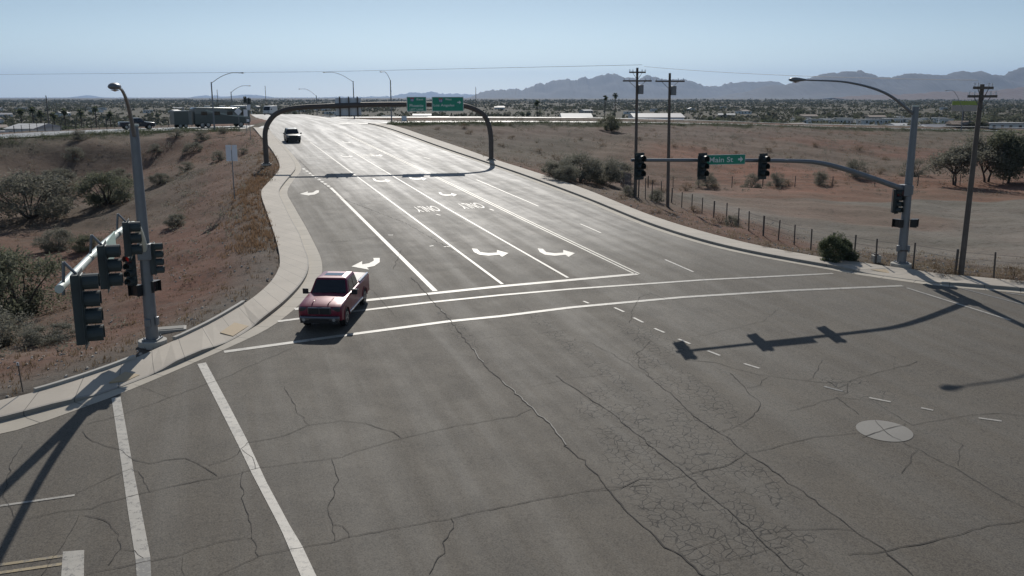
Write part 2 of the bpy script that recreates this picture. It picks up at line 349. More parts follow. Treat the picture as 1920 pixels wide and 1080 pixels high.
# ramp ribbons: (x,y,z) centre lines
def rib(L): return [atY(*p) for p in L]
RAMP_L = rib([(640, 229, 168), (560, 233, 163), (475, 238, 156), (350, 241, 149), (240, 244, 144), (100, 250, 137), (0, 255.5, 131), (-250, 270, 122), (-700, 296, 112)])
RAMP_R = rib([(640, 229, 168), (700, 229, 165), (780, 228, 165), (960, 227.5, 168), (1190, 229, 180), (1400, 233, 196), (1700, 241, 216), (1920, 246, 236), (2300, 256, 260)])
ROAD_B = rib([(560, 220, 214), (740, 219.5, 220), (900, 219.5, 226), (1100, 220.5, 232), (1300, 225, 240), (1500, 232, 246), (1700, 235.5, 262), (1920, 239, 285), (2400, 248, 330)])
RIBS = [(RAMP_L, 14), (RAMP_R, 8.5), (ROAD_B, 8)]

# ------------------------------------------------------------------ terrain
CTRL = [(0, 700, .8), (100, 650, .2), (0, 640, -.8), (200, 600, .3), (120, 580, -.8), (0, 560, -1.8), (200, 520, -1.), (0, 480, -2), (150, 440, -1.8), (300, 480, .4), (350, 540, .9), (400, 560, 1.2),
 (440, 520, 1.6), (300, 400, .2), (400, 430, 1.5), (470, 440, 2.3), (0, 400, -1.6), (150, 360, -.5), (300, 340, 1.5), (400, 350, 2.5), (450, 340, 3.1), (0, 340, 1), (150, 310, 2.2), (300, 290, 3.6), (400, 300, 3.7),
 (470, 300, 4.2), (0, 290, 3.8), (150, 276, 4.6), (300, 262, 5.4), (420, 258, 5.7), (-300, 420, -1), (-300, 600, -1.2), (-300, 760, .6), (-500, 500, -.5),
 (960, 280, 3.9), (1100, 300, 2.7), (1000, 310, 3.1), (1050, 330, 2.2), (960, 305, 3.6), (850, 258, 5.3), (1150, 340, 1.6), (1180, 360, 2.0), (1250, 390, 1.7), (1300, 300, 2.4), (1300, 340, 1.0), (1500, 300, 1.9),
 (1500, 340, .9), (1700, 310, 1.2), (1900, 310, .9), (1700, 350, .6), (1900, 350, .5), (1400, 360, .8), (1500, 400, .8), (1700, 400, .6), (1900, 400, .5), (1600, 450, .9), (1750, 470, .9), (1900, 470, 1.),
 (1400, 410, 1.2), (1500, 455, 1.4), (1850, 500, 1.5), (1700, 488, 1.6), (1100, 350, 2.7), (1300, 256, 4.6), (1500, 262, 3.9), (1700, 268, 2.8), (1900, 275, 2.), (2300, 300, 1), (2300, 400, .8), (2300, 500, 1.4)]
pts = [at(*c) for c in CTRL]
for P, w in RIBS:
    Q = [Vector(p[:2]) for p in P]
    for s in (-1, 1):
        for q, p in zip(offset(Q, s * (w / 2 + 2)), P): pts.append(Vector((q.x, q.y, p.z - .35)))
for P in (oL, oR):
    for q in P[1::9]: pts.append(Vector((q.x, q.y, roadz(q.y) + .1)))
for x in (-700, -450, -250, -120, 0, 120, 260, 420, 650):
    pts.append(Vector((x, 300 if abs(x) > 150 else 280, -2.5))); pts.append(Vector((x, 350, -4))); pts.append(Vector((x, 500, -4)))
for x in (-700, -300): pts += [Vector((x, y, -1)) for y in (0, 60, 120)]
for x in (250, 450, 700): pts += [Vector((x, y, .8)) for y in (0, 60, 120, 180)]
pts = [p for p in pts if p.y < 600]
PX = np.array([[p.x, p.y] for p in pts]); PZ = np.array([p.z for p in pts])
def kern(r): return np.sqrt(r * r + 9.0)
Dm = kern(np.linalg.norm(PX[:, None] - PX[None], axis=2)); n_ = len(PX)
A_ = np.zeros((n_ + 1, n_ + 1)); A_[:n_, :n_] = Dm; A_[:n_, n_] = 1; A_[n_, :n_] = 1
A_[:n_, :n_] -= np.eye(n_) * .6
W_ = np.linalg.solve(A_, np.append(PZ, 0))
def seg_dist(X, Y, P):
    best = np.full(X.shape, 1e9); bt = np.zeros(X.shape)
    for i in range(len(P) - 1):
        a, b = P[i], P[i + 1]; dx, dy = b[0] - a[0], b[1] - a[1]; L = dx * dx + dy * dy + 1e-12
        t = np.clip(((X - a[0]) * dx + (Y - a[1]) * dy) / L, 0, 1)
        d = np.hypot(X - a[0] - t * dx, Y - a[1] - t * dy); m = d < best
        best[m] = d[m]; bt[m] = (i + t)[m]
    return best, bt
def inside(X, Y, P):
    r = np.zeros(X.shape, bool)
    for i in range(len(P)):
        a, b = P[i], P[(i + 1) % len(P)]
        c = ((a[1] > Y) != (b[1] > Y)); r ^= c & (X < (b[0] - a[0]) * (Y - a[1]) / (b[1] - a[1] + 1e-12) + a[0])
    return r
FAR_L = Vector(G(475, 236)[:2]); 
POLY = [tuple(p) for p in oL] + [(-46, 172), (-58, 205), (-75, 260), (-60, 262), (-42, 205), (-20, 172)] + [tuple(p) for p in oR[::-1]] + [(90, -40), (-90, -40)]
def sst(t): t = np.clip(t, 0, 1); return t * t * (3 - 2 * t)
def terr(X, Y):
    X = np.asarray(X, float); Y = np.asarray(Y, float); sh = X.shape; X = X.ravel(); Y = Y.ravel()
    Z = np.full(X.shape, -4.0)
    near = (Y < 600) & (Y > -200) & (np.abs(X) < 900)
    xs, ys = X[near], Y[near]; z = np.zeros(xs.shape)
    for i in range(0, len(xs), 20000):
        d = np.hypot(xs[i:i + 20000, None] - PX[:, 0], ys[i:i + 20000, None] - PX[:, 1]); z[i:i + 20000] = kern(d) @ W_[:n_] + W_[n_]
    z = np.clip(z, -5, 9)
    f = sst((ys - 330) / 120); f = np.maximum(f, sst((np.abs(xs) - 450) / 300)); z = z * (1 - f) - 4 * f
    # hummocks
    amp = .22 * sst((ys - 10) / 20)
    z += amp * (np.sin(xs * .31 + 1.3 * np.sin(ys * .17)) * np.sin(ys * .27 + 1.1 * np.sin(xs * .21)) + .5 * np.sin(xs * .83 + ys * .4) * np.sin(ys * .71 - xs * .3))
    for P, w in RIBS:
        d, t = seg_dist(xs, ys, P); ii = np.clip(t.astype(int), 0, len(P) - 2); zz = np.array([p.z for p in P]); rz_ = zz[ii] + (zz[ii + 1] - zz[ii]) * (t - ii)
        k = sst((d - w / 2) / 3.5); z = (rz_ - .12 - .5 * (d < w / 2 - .6)) * (1 - k) + z * k
    ins = inside(xs, ys, POLY); d, _ = seg_dist(xs, ys, POLY + [POLY[0]])
    rz_ = roadzv(np.clip(ys, -200, 400)); k = sst(d / 4.0)
    z = np.where(ins, rz_ - np.minimum(.5, .02 + d * .6), (rz_ + .08 - .0 * d) * (1 - k) + z * k)
    Z[near] = z
    return Z.reshape(sh)
_tc = {}
def tz(x, y):
    return float(terr(np.array([x]), np.array([y]))[0])
def onterr(px, py, ymax=420):
    d = ray(px, py); ys = np.linspace(12, ymax, 1600); t = ys / d[1]; xs = d[0] * t; zr = CAMH + d[2] * t
    h = terr(xs, ys); k = np.where(zr < h)[0]
    i = k[0] if len(k) else len(ys) - 1
    return Vector((xs[i], ys[i], h[i]))
def axis(lo, hi, step, far, grow=1.18):
    a = list(np.arange(lo, hi + .01, step)); s = step; x = hi
    while x < far: s *= grow; x += s; a.append(x)
    s = step; x = lo; b = []
    while x > -far: s *= grow; x -= s; b.append(x)
    return np.array(b[::-1] + a)
gx = axis(-75, 115, .9, 42000); gy = axis(8, 250, .9, 42000); gy = gy[gy > -400]
GX, GY = np.meshgrid(gx, gy); GZ = terr(GX, GY)
nx, ny = len(gx), len(gy)
me = bpy.data.meshes.new('desert_ground')
vv = np.stack([GX.ravel(), GY.ravel(), GZ.ravel()], 1)
ii = np.arange(nx * ny).reshape(ny, nx); ff = np.stack([ii[:-1, :-1].ravel(), ii[:-1, 1:].ravel(), ii[1:, 1:].ravel(), ii[1:, :-1].ravel()], 1)
me.from_pydata(vv.tolist(), [], ff.tolist()); me.polygons.foreach_set('use_smooth', [True] * len(me.polygons))
# soil colour zones
xf, yf, zf = vv[:, 0], vv[:, 1], vv[:, 2]
def nz2(x, y, s, seed=0):
    return .5 + .25 * (np.sin(x * s + 1.7 * np.sin(y * s * .7 + seed)) + np.sin(y * s * 1.13 + 1.9 * np.sin(x * s * .8 + seed * 2)))
BR = np.array([.150, .105, .078]); RED = np.array([.185, .080, .052]); GRV = np.array([.145, .128, .108]); LOT = np.array([.235, .205, .175]); FARC = np.array([.085, .080, .058])
col = np.tile(BR, (len(xf), 1))
def blend(c, mask): 
    global col
    col = col * (1 - mask[:, None]) + c * mask[:, None]
blend(RED, sst((nz2(xf, yf, .11, 1) - .42) * 3) * .75)
dl, _ = seg_dist(xf, yf, [tuple(p) for p in oL]); dr, _ = seg_dist(xf, yf, [tuple(p) for p in oR])
blend(GRV, sst(1.25 - dl / 3.2) * sst((75 - yf) / 20) * .9)
blend(RED * .9, sst(1 - np.abs(dl - 6) / 4) * .6)
lotp = [tuple(at(*p)[:2]) for p in ((1270, 372, 1.), (1420, 425, 1.2), (1560, 472, 1.2), (1700, 492, 1.2), (1960, 520, 1.3), (2600, 520, 1), (2600, 350, .6), (1960, 352, .6), (1600, 350, .7), (1330, 352, .9))]
li = inside(xf, yf, lotp); ld, _ = seg_dist(xf, yf, lotp + [lotp[0]]); blend(LOT, sst(.5 + np.where(li, ld, -ld) / 3))
blend(np.array([.24, .13, .09]), np.where(li, sst((nz2(xf, yf, .09, 5) - .72) * 6) * .6, 0)); emb = (xf > 10) & (yf > 95) & (yf < 240); blend(np.array([.245, .098, .056]), np.where(emb, sst((nz2(xf, yf, .05, 3) - .25) * 2.2) * .85, 0) * sst((xf - 5) / 30))
top = np.where((xf > -15) & (yf > 120) & (yf < 240), sst((zf - 3.6) / 1.3), 0); blend(np.array([.105, .080, .066]), top * .7); d9, _ = seg_dist(xf, yf, [tuple(p) for p in RAMP_R[1:]]); blend(np.array([.055, .058, .036]), sst(1.6 - d9 / 8.5) * .85); d9, _ = seg_dist(xf, yf, [tuple(p) for p in RAMP_L[1:]]); blend(np.array([.06, .062, .042]), sst(1.8 - d9 / 9.5) * .8)
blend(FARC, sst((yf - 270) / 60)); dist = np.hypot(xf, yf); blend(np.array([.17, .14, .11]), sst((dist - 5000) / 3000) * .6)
ca = me.color_attributes.new('soil', 'FLOAT_COLOR', 'POINT'); ca.data.foreach_set('color', np.hstack([col, np.ones((len(xf), 1))]).ravel())
me.materials.append(M['soil']); me.update()
ground = bpy.data.objects.new('ground', me); COL.objects.link(ground); tag(ground, kind='structure')

# ------------------------------------------------------------------ road surface
def cutpoly(poly, zoff, mat, name, kind='structure', steps=4):
    bm = bmesh.new(); vs = [bm.verts.new((p[0], p[1], 0)) for p in poly]; bm.faces.new(vs)
    ys = [p[1] for p in poly]
    for y in np.arange(136, max(ys), steps):
        if min(ys) < y < max(ys):
            bmesh.ops.bisect_plane(bm, geom=bm.verts[:] + bm.edges[:] + bm.faces[:], plane_co=(0, float(y), 0), plane_no=(0, 1, 0))
    bmesh.ops.triangulate(bm, faces=bm.faces[:])
    for v in bm.verts: v.co.z = roadz(v.co.y) + zoff
    bmesh.ops.recalc_face_normals(bm, faces=bm.faces)
    for f in bm.faces:
        if f.normal.z < 0: f.normal_flip()
    m = bpy.data.meshes.new(name); bm.to_mesh(m); bm.free(); m.materials.append(mat)
    o = bpy.data.objects.new(name, m); COL.objects.link(o); tag(o, kind=kind); return o
ROADP = [tuple(p) for p in gL] + [(-46, 172), (-58, 205), (-75, 260), (-60, 262), (-40, 205), (-20, 172)] + [tuple(p) for p in gR[::-1]] + [(88, -38), (-88, -38)]
cutpoly(ROADP, 0, M['asphalt'], 'road')
def ribbon3(P, w, mat, name):
    Q = [Vector(p[:2]) for p in P]; A = offset(Q, w / 2); B = offset(Q, -w / 2); mb = MB()
    for i in range(len(P) - 1):
        mb.add([(A[i].x, A[i].y, P[i].z), (B[i].x, B[i].y, P[i].z), (B[i + 1].x, B[i + 1].y, P[i + 1].z), (A[i + 1].x, A[i + 1].y, P[i + 1].z)], [(0, 1, 2, 3)])
    o = mb.build(name, mat, recalc=True)
    bm = bmesh.new(); bm.from_mesh(o.data)
    for f in bm.faces:
        if f.normal.z < 0: f.normal_flip()
    bm.to_mesh(o.data); bm.free()
    return tag(o, kind='structure')
rl = [Vector((p.x, p.y, p.z)) for p in RAMP_L]
for P in (rl, RAMP_R):
    P[0].z = roadz(P[0].y) - .03
    P[1].z = min(P[1].z, roadz(P[1].y) - .02) if abs(P[1].x) < 60 else P[1].z
ribbon3(rl, 14, M['ramp'], 'ramp_road'); ribbon3(RAMP_R, 8.5, M['ramp'], 'ramp_road'); ribbon3(ROAD_B, 8, M['ramp'], 'frontage_road')

# sidewalk, kerb and gutter
def walk(o_, k_, g_, name, dips, n=240, backlips=()):
    O, _ = resample(o_, n); K, L = resample(k_, n)
    # pair every K point with the nearest point of O and of the gutter edge, so that the strips stay square
    def near(P, q):
        b = None
        for a, c in zip(P, P[1:]):
            d = c - a; t = max(0, min(1, (q - a).dot(d) / max(1e-9, d.length_squared))); p = a + d * t; e = (p - q).length
            if b is None or e < b[0]: b = (e, p)
        return b[1]
    Gt = [near(g_, q) for q in K]
    dz = []
    for q in K:
        v = .15
        for c, r in dips:
            t = (q - c).length / r; v = min(v, .02 + .13 * max(0, min(1, (t - .6) / .5)))
        dz.append(v)
    def strip(A, B, za, zb, nm, mat, uvs=None):
        mb = MB()
        for i in range(n - 1):
            mb.add([(A[i].x, A[i].y, roadz(A[i].y) + za[i]), (B[i].x, B[i].y, roadz(B[i].y) + zb[i]), (B[i + 1].x, B[i + 1].y, roadz(B[i + 1].y) + zb[i + 1]), (A[i + 1].x, A[i + 1].y, roadz(A[i + 1].y) + za[i + 1])], [(0, 1, 2, 3)])
        o = mb.build(nm, mat); uv = o.data.uv_layers.new(name='UVMap'); s = 0
        for i in range(n - 1):
            s2 = L * (i + 1) / (n - 1); s1 = L * i / (n - 1)
            for k, u in enumerate(((s1, 0), (s1, 1), (s2, 1), (s2, 0))): uv.data[i * 4 + k].uv = u
        bm = bmesh.new(); bm.from_mesh(o.data)
        for f in bm.faces:
            if f.normal.z < 0: f.normal_flip()
        bm.to_mesh(o.data); bm.free()
        tag(o, kind='structure'); return o
    Z15 = [.15] * n
    kin = [k.lerp(o, .16 / max(.2, (o - k).length)) for k, o in zip(K, O)]
    strip(kin, O, dz, Z15, 'sidewalk', M['conc'])
    strip(K, kin, [z + .003 for z in dz], [z + .003 for z in dz], 'kerb', M['kerb'])
    strip(K, K, [.0] * n, [z + .003 for z in dz], 'kerb', M['kerb'])
    strip(Gt, K, [.008] * n, [.006] * n, 'gutter', M['gutter'])
    strip(O, O, [-.3] * n, Z15, 'sidewalk', M['conc'])
def v2(px, py): return Vector(G(px, py)[:2])
walk(oL, kL, gL, 'sidewalk', [(v2(455, 632), 2.0), (v2(245, 722), 2.0)])
walk(oR, kR, gR, 'sidewalk', [(v2(1685, 522), 2.6)])
# raised lips at the back of the left walk
for a, b in (((68, 742), (256, 678)), ((330, 643), (460, 573))):
    A, B = v2(*a), v2(*b); seg = [p for p in oL if min((p - A).length, (p - B).length) < (A - B).length and (p - A).dot(B - A) >= 0 and (p - B).dot(A - B) >= 0]
    seg = [A] + seg + [B]; out = offset(seg, .16); mb = MB()
    for i in range(len(seg) - 1):
        za, zb = roadz(seg[i].y), roadz(seg[i + 1].y)
        p = [(seg[i], za), (out[i], za), (out[i + 1], zb), (seg[i + 1], zb)]
        mb.add([(q.x, q.y, z + .0) for q, z in p] + [(q.x, q.y, z + .25) for q, z in p], [(4, 5, 6, 7), (0, 1, 5, 4), (2, 3, 7, 6), (0, 4, 7, 3), (1, 2, 6, 5)])
    o = mb.build('kerb', M['foot'], recalc=True); tag(o, kind='structure')
def tact(px):
    mb = MB(); P = [G(*p, z) for p, z in zip(px, (.135, .135, .045, .045) if False else (.11, .05, .05, .11))]; mb.add(P + [p - Vector((0, 0, .05)) for p in P], [(0, 1, 2, 3), (0, 4, 5, 1), (1, 5, 6, 2), (2, 6, 7, 3), (3, 7, 4, 0)])
    tag(mb.build('tactile_paving', M['tactile'], recalc=True), kind='structure')
tact([(413, 628), (437, 632), (466, 613), (440, 609)]); tact([(205, 722), (238, 716), (262, 705), (235, 702)]) ; tact([(1632, 509), (1672, 515), (1700, 515), (1668, 508)])

# ------------------------------------------------------------------ markings
WHITE, WORN, YEL, FYEL = MB(), MB(), MB(), MB()
def line(mb, a, b, w, dz=.012, wb=None):
    A, B = v2(*a) if not isinstance(a, Vector) else a, v2(*b) if not isinstance(b, Vector) else b
    d = (B - A); L = d.length; d.normalize(); nrm = Vector((-d.y, d.x)); n = max(1, int(L / 2)); wb = wb or w
    for i in range(n):
        p, q = A + d * L * i / n, A + d * L * (i + 1) / n; w0 = w + (wb - w) * i / n; w1 = w + (wb - w) * (i + 1) / n
        c = [p - nrm * w0 / 2, q - nrm * w1 / 2, q + nrm * w1 / 2, p + nrm * w0 / 2]
        mb.add([(v.x, v.y, roadz(v.y) + dz) for v in c], [(0, 1, 2, 3)])
def pline(mb, P, w, dz=.012):
    for a, b in zip(P, P[1:]): line(mb, a, b, w, dz)
def ppoly(mb, P, dz=.013):
    c = [v2(*p) for p in P]; 
    ar = sum(c[i].x * c[(i + 1) % len(c)].y - c[(i + 1) % len(c)].x * c[i].y for i in range(len(c)))
    if ar < 0: c = c[::-1]
    mb.add([(v.x, v.y, roadz(v.y) + dz) for v in c], [tuple(range(len(c)))])
line(WHITE, (552, 580), (685, 563.5), .38); pline(WHITE, [(685, 563.5), (940, 537), (1195, 514)], .38)
pline(WHITE, [(521, 603), (677, 582.5), (807, 567), (940, 553.5), (1073, 542), (1320, 525), (1562, 513)], .26)
pline(WHITE, [(420, 660), (653, 628), (840, 603), (940, 593), (1073, 576.5), (1280, 557.5), (1480, 545), (1692, 536)], .30)
line(WHITE, (1700, 540), (1895, 601), .15); line(WORN, (1803, 541), (1925, 573), .15); line(WORN, (1886, 549), (1935, 556), .2)
ppoly(WHITE, [(209, 747), (226, 744), (236, 800), (250, 880), (262, 940), (282, 1045), (254, 1049), (240, 960), (226, 860)])
ppoly(WORN, [(254, 1049), (282, 1045), (285, 1110), (258, 1110)])
ppoly(WHITE, [(370, 683), (386, 680), (425, 752), (462, 823), (500, 905), (543, 985), (567, 1025), (600, 1095), (570, 1095), (531, 1003), (520, 980), (472, 888), (448, 838), (410, 762)])
line(WHITE, (0, 949), (140, 929), .11); line(WHITE, (-120, 967), (0, 949), .11)
line(YEL, (-80, 1071), (118, 1043), .12); line(YEL, (-80, 1086), (116, 1058), .12)
ppoly(WHITE, [(118, 1035), (158, 1032), (157, 1120), (112, 1120)])
for a, b in (((1094, 565), (1104, 569)), ((1152, 577), (1170, 585)), ((1188, 596), (1206, 605)), ((1227, 616), (1246, 624)), ((1272, 636), (1294, 645)), ((1327, 658), (1350, 667)), ((1395, 682), (1424, 691)), ((1630, 746), (1670, 754)), ((1727, 765), (1750, 770)), ((1835, 784), (1878, 790))): line(WHITE, a, b, .12)
line(WORN, (1545, 725), (1580, 734), .12)
line(WHITE, (620, 352), (816, 546), .26); pline(WHITE, [(581, 266), (760, 398), (942, 533)], .17); pline(WHITE, [(628, 265), (840, 392), (1065, 521)], .16)
P0, P1 = v2(645, 250), v2(1194, 514)
for s in (-.13, .13):
    nv = Vector((.947, .32)) * s
    for a, b in (((645, 250), (793, 320)), ((793, 320), (960, 401)), ((960, 401), (1195, 514))): line(FYEL, v2(*a) + nv, v2(*b) + nv, .12)
for a, b in (((755, 277), (766, 280)), ((795, 295), (808, 299)), ((893, 337), (1010, 387)), ((1088, 420), (1127, 437)), ((1247, 487), (1300, 510)), ((700, 256), (710, 259))): line(WHITE, a, b, .13)
for k in range(9):
    t0 = k / 9; a = (568 + 52 * t0, 316 + 36 * t0); line(WHITE, a, (a[0] + 3.2, a[1] + 2.2), .28)
pline(WHITE, [(1190, 497 + 0), (1192, 497)], .05)
line(WORN, (700, 236), (1, 1) if False else (760, 262), .1)
# arrows
ppoly(WHITE, [(659, 500), (679, 490), (679, 496), (692, 494), (701, 489), (700, 484), (712, 484), (712, 492), (702, 499), (688, 502), (692, 506)])
ppoly(WHITE, [(562, 364), (577, 359), (577, 362), (587, 361), (593, 357), (598, 357), (598, 361), (590, 365), (580, 366), (580, 367)])
def left_arrow(x, y, s, mb):
    P = [(-36, -5), (-26, -4), (-20, 2), (-4, 4), (12, 3), (12, -2), (34, 4), (22, 11), (16, 7), (-4, 9), (-22, 7), (-32, 2)]
    ppoly(mb, [(x + a * s, y + b * s) for a, b in P])
left_arrow(920, 471, .98, WHITE); left_arrow(1044, 471, 1.0, WHITE); left_arrow(716, 337, .5, WHITE); left_arrow(783, 333, .5, FYEL)
left_arrow(650, 292, .36, WORN); left_arrow(706, 290, .36, WORN); left_arrow(840, 363, .5, WORN); left_arrow(650, 266, .25, WORN)
# skip marks / odd stubs beside the left lane
for a, b in (((805, 462), (813, 461)), ((832, 463), (846, 462)), ((728, 441), (737, 441)), ((818, 402), (826, 404)), ((918, 392), (926, 395))): line(WORN, a, b, .16)
_fc = {}
def textmesh(s):
    if s in _fc: return _fc[s]
    cu = bpy.data.curves.new('t', 'FONT'); cu.body = s; cu.align_x = 'CENTER'; cu.align_y = 'CENTER'; cu.resolution_u = 3; cu.offset = .012
    o = bpy.data.objects.new('t', cu); COL.objects.link(o); dg = bpy.context.evaluated_depsgraph_get(); m = o.evaluated_get(dg).to_mesh()
    r = ([tuple(v.co[:2]) for v in m.vertices], [tuple(p.vertices) for p in m.polygons])
    xs = [v[0] for v in r[0]]; ys = [v[1] for v in r[0]]; cx, cy = (min(xs) + max(xs)) / 2, (min(ys) + max(ys)) / 2
    W, H = max(xs) - min(xs), max(ys) - min(ys); r = ([((x - cx) / W, (y - cy) / H) for x, y in r[0]], r[1], W / H)
    o.evaluated_get(dg).to_mesh_clear(); bpy.data.objects.remove(o); bpy.data.curves.remove(cu); _fc[s] = r; return r
def ground_text(s, px, py, w, h, mb):
    vs, fs, _ = textmesh(s); c = v2(px, py); ux = -Vector(RN[:2]); uy = -Vector(RD[:2]) * -1
    ux = Vector((-RN.x, -RN.y)); uy = Vector((-RD.x, -RD.y)) * 1.0
    out = []
    for x, y in vs: p = c + ux * x * w + uy * y * h; out.append((p.x, p.y, roadz(p.y) + .013))
    mb.add(out, fs)
ground_text('ONLY', 800, 392, 1.8, 2.7, WORN); ground_text('ONLY', 883, 386, 1.8, 2.7, WORN); ground_text('ONLY', 690, 292, 1.7, 2.6, WORN)
for mb, m, nm in ((WHITE, 'white', 'white_road_markings'), (WORN, 'worn', 'worn_road_markings'), (YEL, 'yellow', 'yellow_road_markings'), (FYEL, 'fadedyel', 'centre_line_markings')):
    o = mb.build(nm, M[m]); tag(o, kind='structure')
    bm = bmesh.new(); bm.from_mesh(o.data)
    for f in bm.faces:
        if f.normal.z < 0: f.normal_flip()
    bm.to_mesh(o.data); bm.free()
# round concrete patch with joint lines
cc = v2(1658, 808); mb = MB(); rr = (v2(1708, 808) - cc).length; n = 48
mb.add([(cc.x, cc.y, roadz(cc.y) + .012)] + [(cc.x + rr * math.cos(2 * math.pi * i / n), cc.y + rr * math.sin(2 * math.pi * i / n), roadz(cc.y + rr * math.sin(2 * math.pi * i / n)) + .012) for i in range(n)], [(0, 1 + i, 1 + (i + 1) % n) for i in range(n)])
tag(mb.build('manhole_collar', M['patch']), kind='structure')
# ------------------------------------------------------------------ cracks
random.seed(5)
CR = MB(); LIP = MB()
def cz(x, y, o): return o
def crack(P, w=.035, jit=.06, lip=0, dz=.010):
    P = [v2(*p) for p in P]; Q = []
    for a, b in zip(P, P[1:]):
        n = max(2, int((b - a).length / .22)); nr = Vector((-(b - a).y, (b - a).x)).normalized()
        for i in range(n):
            t = i / n; Q.append(a.lerp(b, t) + nr * (mnoise.noise((a.x + (b.x - a.x) * t, (a.y + (b.y - a.y) * t) * 2.3, 3.3)) * jit * 1.6 + random.uniform(-jit, jit) * .45))
    Q.append(P[-1])
    for i in range(len(Q) - 1):
        a, b = Q[i], Q[i + 1]; t = (b - a).normalized(); nr = Vector((-t.y, t.x)); w0 = w * (.6 + .8 * abs(mnoise.noise((a.x * 1.3, a.y * 1.3, 1)) * 2)); w1 = w * (.6 + .8 * abs(mnoise.noise((b.x * 1.3, b.y * 1.3, 1)) * 2))
        c = [a - nr * w0 / 2, b - nr * w1 / 2, b + nr * w1 / 2, a + nr * w0 / 2]; CR.add([(v.x, v.y, roadz(v.y) + dz + .006) for v in c], [(0, 1, 2, 3)])
        if lip and mnoise.noise((a.x * .35, a.y * .35, 9)) > -.1:
            c = [a + nr * w0 / 2, b + nr * w1 / 2, b + nr * (w1 / 2 + lip), a + nr * (w0 / 2 + lip)]; LIP.add([(v.x, v.y, roadz(v.y) + dz + .007) for v in c], [(0, 1, 2, 3)])
def c1(L): return [(x / 2.4547, 640 + y / 2.4547) for x, y in L]
def c3(L): return [(640 + x / 3, 540 + y / 3) for x, y in L]
def c5(L): return [(640 + x / 3, 760 + y / 3) for x, y in L]
def c4(L): return [(1100 + x / 2, 540 + y / 2) for x, y in L]
crack([(805, 558), (835, 590), (870, 635), (905, 680), (940, 715), (985, 755), (1035, 800), (1060, 835)], .035, .06, .03); crack([(1060, 835), (1100, 870), (1140, 915), (1185, 970), (1250, 1025), (1330, 1085)], .04, .08)
crack([(770, 520), (790, 540), (805, 558)], .04)
